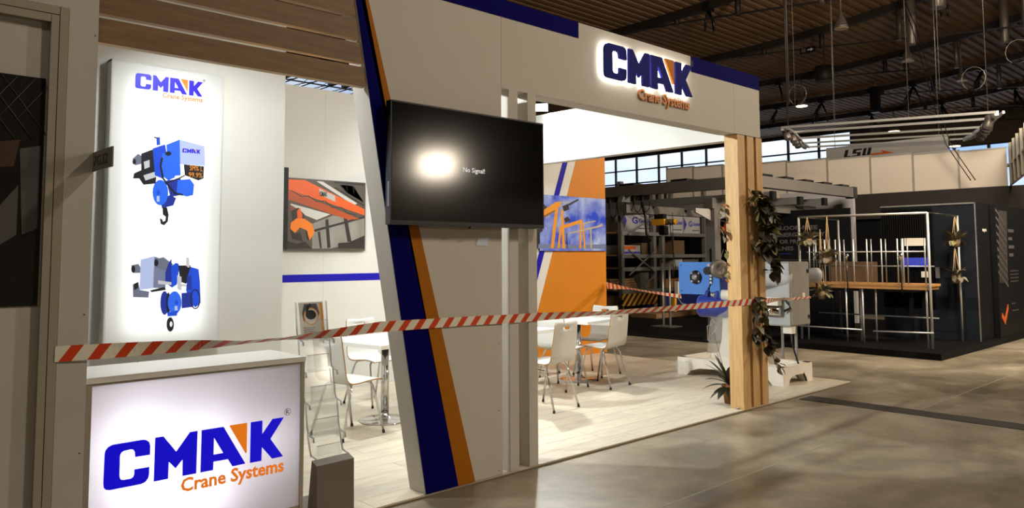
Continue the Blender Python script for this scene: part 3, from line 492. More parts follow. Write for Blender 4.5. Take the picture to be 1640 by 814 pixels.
PRINT_C = [('base', [(3.894, 2.336), (4.892, 2.339), (4.9, 1.586), (3.908, 1.583)]), ('strip', [(4.272, 2.33), (4.35, 2.331), (4.798, 2.105), (4.753, 2.084)]), ('strip', [(3.967, 2.07), (4.45, 1.968), (4.283, 1.9), (3.969, 2.006)]), ('rust', [(3.958, 2.061), (4.058, 2.01), (3.979, 1.943)]), ('panelgrey', [(4.226, 1.858), (4.493, 1.959), (4.689, 1.923), (4.894, 1.953), (4.897, 1.66), (4.648, 1.629), (4.455, 1.585), (4.23, 1.584)]), ('darkb', [(4.387, 1.903), (4.425, 1.916), (4.459, 1.596), (4.417, 1.588)]), ('darkb', [(4.618, 1.935), (4.666, 1.93), (4.725, 1.668), (4.674, 1.658)]), ('darkb', [(4.213, 1.784), (4.894, 1.963), (4.894, 1.937), (4.213, 1.756)]), ('darkb', [(4.295, 1.767), (4.322, 1.776), (4.35, 1.588), (4.325, 1.588)]), ('rustd', [(3.897, 2.203), (3.969, 2.216), (4.833, 1.927), (4.689, 1.912), (3.971, 2.103), (3.898, 2.103)]), ('orange', [(3.894, 2.332), (3.967, 2.33), (4.133, 2.333), (4.893, 2.041), (4.894, 1.972), (3.896, 2.23)]), ('darkb', [(3.966, 2.209), (4.094, 2.145), (4.175, 2.158), (4.279, 2.098), (4.382, 2.112), (4.479, 2.04), (4.597, 2.044), (4.663, 1.984), (4.776, 1.968), (4.778, 1.977), (4.668, 1.992), (4.601, 2.054), (4.483, 2.049), (4.386, 2.121), (4.281, 2.107), (4.178, 2.167), (4.097, 2.154), (3.971, 2.217)]), ('sign', [(4.305, 2.25), (4.507, 2.179), (4.51, 2.112), (4.316, 2.179)]), ('darkb', [(3.969, 1.988), (4.057, 2.028), (4.139, 1.948), (4.101, 1.837), (4.001, 1.852)]), ('orange', [(4.042, 1.991), (4.077, 2.029), (4.109, 1.947), (4.1, 1.892), (4.05, 1.894)]), ('fire', [(3.971, 1.861), (4.039, 1.912), (4.13, 1.911), (4.222, 1.858), (4.258, 1.766), (4.198, 1.676), (4.162, 1.783), (4.081, 1.814), (4.022, 1.753), (3.966, 1.797)]), ('darkb', [(3.962, 1.801), (4.022, 1.747), (4.082, 1.763), (4.12, 1.657), (4.083, 1.668), (3.994, 1.689)]), ('darkb', [(4.142, 1.782), (4.166, 1.779), (4.194, 1.676), (4.164, 1.681)]), ('darkb', [(4.55, 1.647), (4.692, 1.658), (4.897, 1.738), (4.898, 1.586), (4.551, 1.585)]), ('darkb', [(3.906, 1.67), (4.044, 1.635), (4.144, 1.663), (4.23, 1.584), (3.908, 1.583)]), ('darkb', [(4.559, 2.302), (4.663, 2.21), (4.649, 2.306), (4.751, 2.195), (4.735, 2.302), (4.871, 2.115), (4.882, 2.122), (4.744, 2.312), (4.753, 2.206), (4.652, 2.317), (4.663, 2.221), (4.568, 2.31)]), ('darkb', [(4.487, 2.323), (4.89, 2.318), (4.891, 2.333), (4.488, 2.338)]), ('darkb', [(4.494, 2.266), (4.888, 2.072), (4.898, 2.088), (4.504, 2.281)])]
PRINT_D = [('skyblue', [(7.693, 2.349), (9.221, 2.349), (9.213, 1.598), (7.686, 1.598)]), ('haze', [(7.686, 1.658), (8.22, 1.662), (8.652, 1.649), (9.214, 1.668), (9.213, 1.595), (7.686, 1.596)]), ('darkb', [(7.692, 2.295), (7.83, 2.246), (7.933, 2.185), (7.829, 2.094), (7.69, 2.057)]), ('darkb', [(7.72, 2.036), (7.818, 1.995), (7.841, 1.844), (7.755, 1.799), (7.746, 1.596), (7.686, 1.596)]), ('crane', [(7.69, 2.057), (8.115, 2.27), (8.218, 2.279), (8.217, 2.214), (8.113, 2.154), (7.689, 1.97)]), ('craned', [(7.689, 1.992), (8.113, 2.163), (8.113, 2.137), (7.689, 1.949)]), ('crane', [(8.098, 2.18), (8.168, 2.172), (8.058, 1.597), (7.995, 1.597)]), ('crane', [(8.217, 2.163), (8.266, 2.16), (8.304, 1.597), (8.238, 1.597)]), ('darkb', [(8.247, 2.213), (8.376, 2.254), (8.398, 2.169), (8.278, 2.136)]), ('darkb', [(8.376, 2.252), (8.595, 2.335), (8.602, 2.312), (8.392, 2.223)]), ('pale2', [(8.212, 2.274), (8.393, 2.282), (8.393, 2.269), (8.212, 2.256)]), ('crane', [(8.181, 1.916), (8.666, 2.033), (8.692, 1.983), (8.184, 1.865)]), ('crane', [(8.184, 1.883), (8.226, 1.884), (8.18, 1.597), (8.135, 1.597)]), ('crane', [(8.627, 1.983), (8.668, 1.985), (8.645, 1.598), (8.607, 1.598)]), ('crane', [(8.675, 1.973), (8.709, 1.974), (8.748, 1.599), (8.71, 1.599)]), ('darkb', [(8.274, 2.03), (8.356, 2.064), (8.422, 2.012), (8.322, 1.971)]), ('pale2', [(8.692, 1.978), (8.991, 2.023), (8.99, 2.009), (8.692, 1.96)]), ('pale2', [(8.369, 1.824), (9.043, 1.947), (9.133, 1.982), (9.151, 1.945), (9.042, 1.917), (8.386, 1.809)]), ('pale2', [(8.854, 1.885), (8.885, 1.886), (8.891, 1.599), (8.856, 1.599)]), ('darkb', [(8.33, 1.819), (8.337, 1.597), (8.35, 1.598), (8.343, 1.819)])]

def prints(parent, polys, y, step=.0005):
    for i, (k, pts) in enumerate(polys):
        add('print_shape', MB().flat(pts, y-step*i), PR[k], parent, recalc=False)

# lit hoist panel
hp = thing('hoist_light_panel', 'tall backlit white panel showing two blue chain hoists', 'light panel', (1.83, 1.36, .92))
hx0, hx1, hz0, hz1 = 1.468, 2.195, .90, 2.762
mb = MB().box(hx0, hx0+.012, 1.312, 1.40, hz0, hz1).box(hx1-.012, hx1, 1.312, 1.40, hz0, hz1).box(hx0, hx1, 1.312, 1.40, hz0, hz0+.012).box(hx0, hx1, 1.312, 1.40, hz1-.012, hz1)
add('housing', mb, M['wallwhite'], hp)
add('sheet', MB().flat([(hx0+.001, hz0+.001), (hx1-.001, hz0+.001), (hx1-.001, hz1-.001), (hx0+.001, hz1-.001)], 1.3095), M['lightsheet'], hp, recalc=False)
HPY = 1.3083
prints(hp, PRINT_A, HPY, .00006); prints(hp, PRINT_B, HPY, .00006)
wordmark(hp, 1.611, 2.592, .435, HPY, .0012, PR['logo'], PR['logoo'], PR['tagl'])
for k in 'CMATK': pass
wordmark(hp, 1.921, 2.199, .120, HPY-.0022, .0008, PR['logo'], PR['logoo'], PR['tagl'], reg=False, tag_=False)
add('lettering', text_mb('SM% L', 1.972, 2.058, 2.082, .034, HPY-.0022, .0006), PR['ambertext'], hp, 'amber display text SM% L'); add('lettering', text_mb('99.9%', 1.966, 2.058, 2.036, .034, HPY-.0022, .0006), PR['ambertext'], hp, 'amber display text 99.9%')
area('panel_lamp', (1.83, 1.392, 1.83), (1.83, 1.30, 1.83), .50, 5.6, (1, 1, .98), hp, sizey=1.66)

# counter
ct = thing('reception_counter', 'white counter with backlit front showing the blue wordmark', 'counter', (1.6, .2, 0))
cz = .94; cx0, cx1, cy0, cy1 = 1.049, 2.164, .04, .47
add('top', MB().box(cx0, cx1, cy0-.004, cy1, cz-.028, cz), M['white'], ct)
mb = MB().box(cx0+.004, cx0+.028, cy0, cy1-.01, 0.02, cz-.03).box(cx1-.024, cx1-.003, cy0, cy0+.05, 0.02, cz-.03).box(cx1-.022, cx1-.010, cy0+.05, cy1-.01, .02, cz-.03).box(cx0+.028, cx1-.024, cy0+.002, cy0+.03, cz-.040, cz-.03).box(cx0+.03, cx1-.03, cy0, cy0+.03, .02, .13)
add('body_frame', mb, M['alu'], ct)
add('back_board', MB().box(cx0+.03, cx1-.03, cy1-.03, cy1-.012, .02, cz-.03), M['white'], ct)
add('light_sheet', MB().flat([(cx0+.027, .12), (cx1-.023, .12), (cx1-.023, cz-.038), (cx0+.027, cz-.038)], cy0+.0105), M['countersheet'], ct, recalc=False)
add('cable_loop', MB().tube([(1.395+.012*math.cos(t*.7), .455+.002*t, cz+.002) for t in range(2)], .002, 5), M['kraft'], ct)
wordmark(ct, 1.140, .4097, .9037, cy0+.0092, .0015, PR['clogo'], PR['corange'], PR['corange'])
for x, z, p in ((1.28, .62, 1.5), (1.36, .34, 1.6), (1.62, .58, .9), (1.62, .30, 1.0), (1.97, .50, .5)):
    area('counter_lamp', (x, cy0+.24, z), (x, cy0, z), .16, p, (.97, .95, 1.0), ct)

# raised halo-lit wordmark on the lintel
ls = thing('raised_letter_sign', 'halo lit raised wordmark in dark blue letters on the white lintel', 'sign', (5.3, -.03, 2.9))
wordmark(ls, 4.690, 2.912, 1.222, -.034, .022, M['letter'], M['letterorange'], M['tagline'], halo=.034)

# ================================================================== TELEVISIONS
tv = thing('wall_television', 'large black television reading No Signal on the white front', 'television', (3.3, -.05, 2.07))
tz0, tz1, tx0, tx1, ty = 1.688, 2.447, 2.640, 3.955, -.085
add('casing', MB().rbox(tx0, tx1, ty, -.035, tz0, tz1, .006), M['black'], tv)
add('screen', MB().box(tx0+.010, tx1-.010, ty-.0015, ty, tz0+.028, tz1-.010), M['screen'], tv)
add('lower_bezel', MB().box(tx0+.004, tx1-.004, ty-.003, ty, tz0+.004, tz0+.024), M['darkgrey'], tv)
add('sensor_bar', MB().box(3.27, 3.32, ty, ty+.02, tz0-.010, tz0), M['black'], tv)
add('wall_bracket', MB().box(2.95, 3.5, -.035, -.0005, 1.85, 2.25), M['darkgrey'], tv)
add('side_port', MB().box(tx0-.001, tx0+.001, ty+.012, ty+.03, 1.80, 1.95), M['steel'], tv)
add('message', text_mb('No Signal!', 3.206, 3.392, 2.045, .030, ty-.002, .0006), M['nosig'], tv, 'white words No Signal!')
tv2 = thing('side_television', 'black television edge sticking out from the store room wall', 'television', (2.74, 1.9, 1.85))
add('casing', MB().rbox(2.735, 2.775, 1.47, 2.62, 1.55, 2.175, .006, axis='x'), M['black'], tv2)
add('screen', MB().box(2.775, 2.777, 1.48, 2.61, 1.57, 2.165), M['screen'], tv2)
add('wall_bracket', MB().box(2.7035, 2.735, 1.85, 2.25, 1.7, 2.05), M['darkgrey'], tv2)

# ================================================================== PICTURES ON THE REAR WALL
cp = thing('girder_crane_picture', 'mounted photo of an orange girder crane with grab in a hall', 'picture', (4.2, 3.76, 1.56))
add('board', MB().box(3.47, 4.907, 3.748, BYW-.001, 1.560, 2.350), M['darkgrey'], cp)
pc = [(k, p) for k, p in PRINT_C]; pc[0] = ('base', [(3.47, 1.561), (4.906, 1.561), (4.906, 2.349), (3.47, 2.349)])
prints(cp, pc, 3.7475, .0002)
add('lettering', text_mb('CMAK', 4.312, 4.405, 2.168, .050, 3.741, .0005, font_bold=True), M['printdark'], cp, 'black word CMAK on the crane')
gp = thing('gantry_crane_picture', 'mounted photo of yellow gantry cranes under a blue sky', 'picture', (8.5, 3.76, 1.56))
add('board', MB().box(7.78, 9.225, 3.748, BYW-.0045, 1.562, 2.362), M['darkgrey'], gp)
pd = [(k, p) for k, p in PRINT_D]; pd[0] = ('skyblue', [(7.781, 1.563), (9.224, 1.563), (9.224, 2.361), (7.781, 2.361)])
prints(gp, pd, 3.7475, .0002)

# ================================================================== CHAIRS AND TABLES
FLZ = .0216
def chair_proto():
    t = thing('bistro_chair', 'x', 'chair', (0, 0, 0))
    # profile from the front lip over the seat and up the back, (y, z)
    prof = [(.205, .436), (.195, .444), (.16, .452), (.10, .455), (.02, .449), (-.06, .441), (-.12, .440), (-.158, .450), (-.182, .474), (-.193, .51), (-.200, .56), (-.207, .62), (-.215, .68), (-.222, .735), (-.226, .765), (-.228, .79), (-.231, .815), (-.234, .84)]
    wid = [.185, .196, .203, .206, .206, .204, .203, .202, .201, .200, .198, .196, .193, .190, .188, .187, .185, .172]
    xs = [-1, -.93, -.62, -.28, 0, .28, .62, .93, 1]; th = .011; n = len(prof); mb = MB()
    nor = []
    for i in range(n):
        a, b = prof[max(i-1, 0)], prof[min(i+1, n-1)]; d = Vector((b[0]-a[0], b[1]-a[1])).normalized(); nor.append((-d.y, d.x) if False else (d.y, -d.x))
    P = lambda i, j, s: (xs[j]*wid[i], prof[i][0]+nor[i][0]*s*th/2, prof[i][1]+nor[i][1]*s*th/2 - (.012*(1-abs(xs[j])) if i == n-1 else 0))
    ok = lambda i, j: 0 <= i < n-1 and 0 <= j < 8 and not (i in (14,) and j in (3, 4))
    idx = {}
    def vi(i, j, s):
        if (i, j, s) not in idx: idx[(i, j, s)] = len(mb.v); mb.v.append(P(i, j, s))
        return idx[(i, j, s)]
    for i in range(n-1):
        for j in range(8):
            if not ok(i, j): continue
            mb.face([vi(i, j, 1), vi(i, j+1, 1), vi(i+1, j+1, 1), vi(i+1, j, 1)], 0, True); mb.face([vi(i, j, -1), vi(i+1, j, -1), vi(i+1, j+1, -1), vi(i, j+1, -1)], 0, True)
            for (di, dj, a, b) in ((-1, 0, (i, j), (i, j+1)), (1, 0, (i+1, j), (i+1, j+1)), (0, -1, (i, j), (i+1, j)), (0, 1, (i, j+1), (i+1, j+1))):
                if not ok(i+di, j+dj): mb.face([vi(*a, 1), vi(*b, 1), vi(*b, -1), vi(*a, -1)], 1)
    add('seat_shell', mb, [M['white'], M['edge']], t)
    add('under_frame', MB().tube([(-.15, .10, .432), (.15, .10, .432)], .010, 8).tube([(-.15, -.09, .428), (.15, -.09, .428)], .010, 8), M['chrome'], t)
    for sx in (-1, 1):
        for yy, fy in ((.10, .205), (-.09, -.225)):
            pts = [(sx*.09, yy, .430), (sx*.135, yy+(fy-yy)*.05, .428), (sx*.160, yy+(fy-yy)*.14, .405), (sx*.170, yy+(fy-yy)*.25, .36), (sx*.205, fy, .014)]
            lg = add('leg', MB().tube(pts, .0105, 8), M['chrome'], t)
            add('foot_cap', MB().tube([(sx*.2035, fy-.001, .022), (sx*.2055, fy, .0)], .0125, 8), M['rubber'], lg)
    return t
proto = chair_proto(); used = [False]
def chair(x, y, face, label):
    o = proto if not used[0] else copy_tree(proto); used[0] = True
    o.location = (x, y, FLZ); o.rotation_euler = (0, 0, math.radians(face-90)); o['label'] = label; o['group'] = 'white bistro chairs on the stand'; return o
chair(5.50, 1.40, 98, 'white plywood chair nearest the open front, its back turned to the aisle')
chair(6.87, 1.85, 98, 'white plywood chair with its back to us on the column side of its table')
chair(6.42, 2.06, 8, 'white plywood chair between the two tables, facing the timber column')
chair(7.42, 2.42, 188, 'white plywood chair facing left beside the end of the orange wall')
chair(6.93, 2.98, 278, 'white plywood chair behind the table, before the orange wall')
chair(3.51, 1.78, 8, 'white plywood chair in side view behind the clear brochure holder')
chair(4.42, 2.78, 278, 'white plywood chair facing the aisle below the blue wall line')
chair(4.62, 1.98, 188, 'white plywood chair mostly hidden by the slanted front, only its seat edge showing')

def table_proto():
    t = thing('bistro_table', 'x', 'table', (0, 0, 0)); T = .75-FLZ
    add('tabletop', MB().rbox(-.41, .41, -.41, .41, T-.034, T, .008, axis='z', seg=2), M['white'], t)
    add('pole', MB().cyl((0, 0, .03), (0, 0, T-.034), .036, 20), M['chrome'], t)
    add('base_disc', MB().lathe([(.001, 0), (.23, 0), (.232, .006), (.22, .012), (.10, .024), (.06, .034), (.038, .06), (.036, .07)], n=36), M['chrome'], t)
    add('top_plate', MB().box(-.13, .13, -.13, .13, T-.04, T-.034), M['darkgrey'], t)
    return t
tp = table_proto()
for i, (x, y, lab) in enumerate(((6.967, 2.312, 'white square pedestal table in front of the orange wall'), (5.375, 1.935, 'white square pedestal table mostly hidden behind the white posts'), (4.03, 2.02, 'white square pedestal table behind the clear brochure holder'))):
    o = tp if i == 0 else copy_tree(tp); o.location = (x, y, FLZ); o.rotation_euler = (0, 0, math.radians(8)); o['label'] = lab; o['group'] = 'white bistro tables on the stand'

# ================================================================== BROCHURE STAND
bs = thing('brochure_stand', 'clear stepped acrylic brochure holder on a brown grey weighted box', 'brochure holder', (2.53, .3, FLZ))
mb = MB(); bx0, bx1 = 2.25, 2.50
b = len(mb.v); mb.v += [(bx0, .045, FLZ), (bx1, .06, FLZ), (bx1, .17, FLZ), (bx0, .155, FLZ), (bx0, .05, .318), (bx1, .065, .318), (bx1, .125, .338), (bx0, .11, .338)]
for q in ((0, 1, 2, 3), (7, 6, 5, 4), (0, 4, 5, 1), (1, 5, 6, 2), (2, 6, 7, 3), (3, 7, 4, 0)): mb.face([b+i for i in q])
add('weighted_box', mb, M['stoneg'], bs)
add('base_plate', MB().box(2.22, 2.49, .17, .46, FLZ, FLZ+.012), M['stoneg'], bs)
def holder(i, x, y, z, h):
    w_ = .105; p = MB(); lean = .04
    p.v = [(x-w_, y, z), (x+w_, y+.012, z), (x+w_, y+.012+lean, z+h), (x-w_, y+lean, z+h)]; p.v += [(a, b2+.003, c) for a, b2, c in p.v]
    for q in ((0, 1, 2, 3), (7, 6, 5, 4), (0, 4, 5, 1), (1, 5, 6, 2), (2, 6, 7, 3), (3, 7, 4, 0)): p.face(list(q))
    pk = add('pocket_sheet', p, M['acrylic'], bs)
    f = MB().box(x-w_*.78, x+w_*.78, y-.035, y-.033, z-.0, z+h*.52)
    add('pocket_front', f, M['acrylic'], pk)
    for s in (-1, 1):
        xx = x+s*w_
        add('side_rail', MB().tube([(xx, y+lean*.9, z+h*1.0), (xx, y+.01, z+.05), (xx+.002, y-.002, z+.015), (xx+.012, y-.012, z+.004), (xx+.02, y-.03, z-.004), (xx+.021, y-.034, z-.03)], .0055, 6), M['acryliced'], pk)
    add('top_edge', MB().bar((x-w_*.8, y-.034, z+h*.52), (x+w_*.8, y-.026, z+h*.52), .004, .004), M['acryliced'], pk)
tiers = [(2.421, .42, .985, .232), (2.412, .36, .80, .20), (2.406, .30, .62, .20), (2.400, .24, .44, .20), (2.385, .18, .335, .13)]
for i, t_ in enumerate(tiers): holder(i, *t_)
br = thing('brochure', 'product leaflet with a dark chain hoist photo in the top acrylic pocket', 'leaflet', (2.41, .455, 1.0))
br_mb = MB(); x, y, z, h = 2.421, .412, .99, .222
br_mb.v = [(x-.085, y, z), (x+.085, y+.008, z), (x+.085, y+.055, z+h), (x-.085, y+.047, z+h)]; br_mb.face([0, 1, 2, 3])
add('sheet', br_mb, M['paper'], br, recalc=False)
def onsheet(pts, d): return [(x-.085+.17*u, y+.008*u+.047*v-d, z+h*v) for u, v in pts]
def sheetpoly(nm, pts, d, m_):
    q = MB(); q.v = onsheet(pts, d); q.face(list(range(len(pts)))); add(nm, q, m_, br, recalc=False)
ring = lambda cx, cy, rx, ry, n=18: [(cx+rx*math.cos(2*PI*i/n), cy+ry*math.sin(2*PI*i/n)) for i in range(n)]
sheetpoly('orange_bar', [(.88, 0), (.99, 0), (.99, .99), (.88, .99)], .0008, M['amber'])
sheetpoly('photo_ground', [(.16, .48), (.72, .48), (.84, .7), (.74, .96), (.22, .96), (.12, .7)], .0008, M['postergrey'])
sheetpoly('photo_ring', ring(.48, .62, .30, .24), .0012, M['amber']); sheetpoly('photo_disc', ring(.48, .62, .26, .21), .0016, M['paper'])
sheetpoly('photo_hoist', ring(.47, .66, .22, .13), .002, M['darkgrey']); sheetpoly('photo_hook', [(.26, .68), (.34, .66), (.42, .86), (.52, .93), (.46, .98), (.30, .90)], .0022, M['darkgrey'])
for k in range(3): sheetpoly('text_line', [(.12, .30-.055*k), (.62-.1*(k % 2), .30-.055*k), (.62-.1*(k % 2), .315-.055*k), (.12, .315-.055*k)], .0012, M['cloth'])

# ================================================================== BARRIER TAPES
def tape(name, label, stations, width=.070, rep=.115):
    "stations: (point, twist in radians, width factor)"
    pts = []; n = 14
    for (p, tw, wf), (p2, tw2, wf2) in zip(stations, stations[1:]):
        for k in range(n):
            s = k/n; pts.append((Vector(p).lerp(Vector(p2), s), tw+(tw2-tw)*s, wf+(wf2-wf)*s))
    pts.append((Vector(stations[-1][0]), stations[-1][1], stations[-1][2]))
    mb = MB(); mb.uv = []; acc = 0
    for i, (p, tw, wf) in enumerate(pts):
        d = (pts[min(i+1, len(pts)-1)][0]-pts[max(i-1, 0)][0]).normalized(); up = Vector((0, 0, 1)); side = d.cross(up).normalized(); up = side.cross(d)
        v = (up*math.cos(tw)+side*math.sin(tw))*width*wf/2
        if i: acc += (p-pts[i-1][0]).length
        mb.v += [tuple(p+v), tuple(p-v)]; mb.uv += [(acc/rep, 0), (acc/rep, .42)]
    for i in range(len(pts)-1): mb.face([2*i, 2*i+1, 2*i+3, 2*i+2])
    return tag(add(name, mb, M['tape'], recalc=False), label, 'barrier tape')
tape('barrier_tape', 'red and white barrier tape strung across the whole stand front', [((.90, -.037, 1.072), 0, 1), ((1.09, -.045, 1.069), 0, 1), ((1.5, -.045, 1.062), .5, .9), ((1.75, -.04, 1.055), 1.15, .8), ((2.0, -.035, 1.057), 1.2, .75), ((2.3, -.025, 1.064), .5, .85), ((2.62, -.014, 1.077), .1, .9), ((3.30, -.008, 1.070), 0, .85), ((3.62, -.010, 1.063), 0, .85), ((3.97, -.012, 1.060), .2, .85), ((4.6, -.02, 1.050), .9, .8), ((5.4, -.02, 1.042), .6, .75), ((6.2, -.015, 1.040), .1, .8), ((6.74, -.008, 1.037), 0, .85), ((7.22, -.008, 1.031), 0, .85), ((7.6, .10, 1.024), .5, .6), ((8.0, .22, 1.01), .9, .5), ((8.52, .385, .985), .3, .5), ((8.98, .385, .985), .3, .35)])
tape('barrier_tape', 'second barrier tape from the orange wall to the blue hoist', [((9.22, 3.74, 1.035), .3, 1.6), ((9.0, 3.1, 1.01), 1.0, .8), ((8.7, 2.5, .985), .9, .8), ((8.42, 1.84, .965), .3, .8)])

# ================================================================== PLANTS
def leaf_mesh(name, m_, L_=.06, W_=.036, fold=.25, tip=1.0):
    mb = MB(); mb.v = [(0, 0, 0), (-W_*.42, L_*.22, fold*W_*.4), (-W_*.5, L_*.45, fold*W_*.5), (-W_*.3, L_*.75, fold*W_*.2-.006), (0, L_*tip, -.014), (W_*.3, L_*.75, fold*W_*.2-.006), (W_*.5, L_*.45, fold*W_*.5), (W_*.42, L_*.22, fold*W_*.4), (0, L_*.22, 0), (0, L_*.45, 0), (0, L_*.75, -.006)]
    for f in ((0, 8, 1), (1, 8, 9, 2), (2, 9, 10, 3), (3, 10, 4), (0, 7, 8), (7, 6, 9, 8), (6, 5, 10, 9), (5, 4, 10)): mb.face(list(f), 0, True)
    return mb.mesh(name, m_, False)
LEAF = {k: leaf_mesh('leaf_'+k, M['leaf'+k], .105, .075) for k in ('dark', 'olive', 'gold', 'pale')}
def put_leaf(parent, p, out, kind, size, droop=None):
    me = LEAF[kind]; o = link('leaf', me, parent); off = root_of(parent)
    d = Vector(out).normalized(); up = Vector((random.uniform(-.5, .5), random.uniform(-.5, .5), 1)); side = d.cross(up).normalized(); nz_ = side.cross(d)
    mm = Matrix((side, d, nz_)).transposed().to_4x4(); mm = Matrix.Translation(Vector(p)-off) @ mm @ Matrix.Scale(size, 4); o.matrix_local = mm
    return o
def vine(label, runs, base):
    t = thing('trailing_vine', label, 'plant', base); mb = MB()
    for pts, dens, kinds, size in runs:
        mb.tube(pts, .004, 5)
        for i in range(dens):
            s = (i+random.random()*.8)/dens*(len(pts)-1); k = min(int(s), len(pts)-2); p = Vector(pts[k]).lerp(Vector(pts[k+1]), s-k)
            out = Vector((random.uniform(-1, 1), random.uniform(-1.0, .15), random.uniform(-1.4, .1)))
            put_leaf(t, p+Vector((random.uniform(-.02, .02), random.uniform(-.035, -.005), 0)), out, random.choice(kinds), random.uniform(.75, 1.2)*size)
    add('stem', mb, M['stem'], t); return t
# column front face y=0, x 6.745..7.215
vine('dried brown trailing vine hanging from the upper half of the timber column', [
 ([(6.90, -.02, 2.14), (6.94, -.05, 2.05), (6.98, -.06, 1.86), (6.97, -.05, 1.66), (6.93, -.04, 1.56)], 20, ('dark', 'dark', 'dark', 'olive'), 1.1),
 ([(6.98, -.03, 2.07), (7.06, -.07, 1.98), (7.12, -.08, 1.82), (7.10, -.07, 1.66), (7.08, -.05, 1.50)], 46, ('dark', 'dark', 'dark', 'olive'), 1.25),
 ([(7.05, -.04, 2.03), (7.16, -.06, 1.94), (7.24, -.04, 1.78), (7.30, -.01, 1.62), (7.36, .02, 1.50)], 48, ('dark', 'dark', 'olive', 'dark'), 1.25),
 ([(7.12, -.04, 1.98), (7.20, -.05, 1.80), (7.24, -.04, 1.60), (7.27, -.03, 1.42), (7.28, -.03, 1.30)], 40, ('dark', 'olive', 'dark'), 1.2),
 ([(7.30, 0, 1.72), (7.37, .02, 1.60), (7.42, .03, 1.48), (7.44, .03, 1.41)], 8, ('olive', 'olive', 'gold'), .85)], (6.98, -.02, 2.1))
vine('pale yellowing vine sprig peeping out behind the timber column edge', [
 ([(6.745, .185, 2.00), (6.70, .20, 1.90), (6.69, .20, 1.76), (6.72, .19, 1.66)], 9, ('olive', 'pale', 'gold'), .9),
 ([(6.75, .185, 1.55), (6.72, .20, 1.46), (6.72, .20, 1.36), (6.74, .19, 1.24)], 8, ('gold', 'gold', 'olive'), .6)], (6.75, .19, 2.0))
vine('dark green vine hanging low on the timber column below the tape', [
 ([(6.98, -.015, 1.09), (6.92, -.03, 1.00), (6.90, -.04, .82), (6.89, -.04, .66)], 20, ('dark', 'dark', 'dark', 'olive'), .95),
 ([(7.0, -.015, 1.08), (7.05, -.04, .98), (7.04, -.05, .80), (7.06, -.05, .66), (7.08, -.04, .58)], 26, ('dark', 'dark', 'olive'), 1.0),
 ([(7.06, -.02, .86), (7.14, -.03, .70), (7.24, -.02, .55), (7.36, 0, .42), (7.45, .02, .33)], 16, ('olive', 'olive', 'dark'), .85)], (6.98, -.02, 1.05))

pp = thing('potted_lily', 'potted plant with long dark leaves in a brown pot beside the column', 'plant', (6.93, .27, FLZ))
px_, py_ = 6.945, .275
add('pot', MB().lathe([(.050, 0), (.072, .16), (.078, .165), (.078, .185), (.066, .185), (.062, .165)], (px_, py_, FLZ), n=20), M['terracotta'], pp)
add('soil', MB().lathe([(.001, .166), (.064, .166)], (px_, py_, FLZ), n=20), M['soil'], pp)
def blade(p, d, L_, w_, droop, name='leaf', m_='leafgreen'):
    d = Vector(d).normalized(); p = Vector(p); side = d.cross(Vector((0, 0, 1))).normalized(); mb = MB(); n = 7
    for i in range(n+1):
        s = i/n; c = p+d*L_*s+Vector((0, 0, -droop*s*s)); ww = w_*math.sin(PI*min(1, .08+s*.92))**.8*.5
        mb.v += [tuple(c-side*ww+Vector((0, 0, .25*ww))), tuple(c), tuple(c+side*ww+Vector((0, 0, .25*ww)))]
    for i in range(n):
        a = 3*i; mb.face([a, a+1, a+4, a+3], 0, True); mb.face([a+1, a+2, a+5, a+4], 0, True)
    return add(name, mb, M[m_], pp, recalc=False)
for d, L_, w_, dr, z in (((-.9, .35, .55), .34, .07, .10, .24), ((-.7, .6, .85), .34, .06, .06, .28), ((-.45, .2, 1), .38, .07, .05, .26), ((-.2, .7, 1), .36, .07, .08, .26), ((-1, -.1, .1), .26, .085, .12, .22), ((-.8, -.5, .15), .24, .08, .13, .22), ((-.9, .5, -.05), .22, .08, .10, .22), ((-.5, .8, .3), .28, .08, .12, .22), ((.2, .9, .7), .32, .07, .12, .24), ((.6, .5, .6), .26, .07, .10, .24), ((-.3, -.2, .9), .26, .07, .05, .24), ((-.6, .1, .7), .20, .06, .06, .24)):
    blade((px_, py_, FLZ+z-.06), d, L_, w_, dr)
for (a, b, c) in ((-.07, .10, .62), (-.13, .05, .50)):
    add('flower_stalk', MB().tube([(px_, py_, FLZ+.17), (px_+a*.5, py_+b*.5, FLZ+c*.6), (px_+a, py_+b, FLZ+c)], .003, 5), M['stem'], pp)
blade((px_-.07, py_+.10, FLZ+.60), (-.1, .1, 1), .10, .05, .0, 'flower_spathe', 'leafpale')

# ================================================================== HOIST DISPLAY
pl = thing('display_plinth', 'white foot frame with four block feet under the wrapped hoist post', 'plinth', (8.55, 1.05, FLZ))
X0, X1, Y0, Y1, ZB = 8.20, 8.90, .36, 1.76, FLZ
def arch_beam(a, b, horiz, fixed0, fixed1):
    "side board with an arched cut between two feet"
    n = 8; poly = [(a, 0), (a+.13, 0)]; w0, w1 = a+.13, b-.13
    poly += [(w0+(w1-w0)*(.5-.5*math.cos(PI*i/n)), .10*min(1, 1.3*math.sin(PI*i/n))) for i in range(1, n)]+[(w1, 0), (b, 0), (b, .21), (a, .21)]
    mb = MB().prism(poly, fixed0, fixed1)
    if not horiz: mb.v = [(y, x, z) for x, y, z in mb.v]
    mb.v = [(x, y, z+ZB) for x, y, z in mb.v]; return mb
add('front_board', arch_beam(X0, X1, True, Y0, Y0+.09), M['plinth'], pl); add('rear_board', arch_beam(X0, X1, True, Y1-.09, Y1), M['plinth'], pl)
for x in (X0, X1-.09): add('side_board', arch_beam(Y0+.001, Y1-.001, False, x+.001, x+.089), M['plinth'], pl)
add('cross_board', MB().box(X0+.09, X1-.09, Y0+.09, Y1-.09, ZB+.10, ZB+.15), M['plinth'], pl)
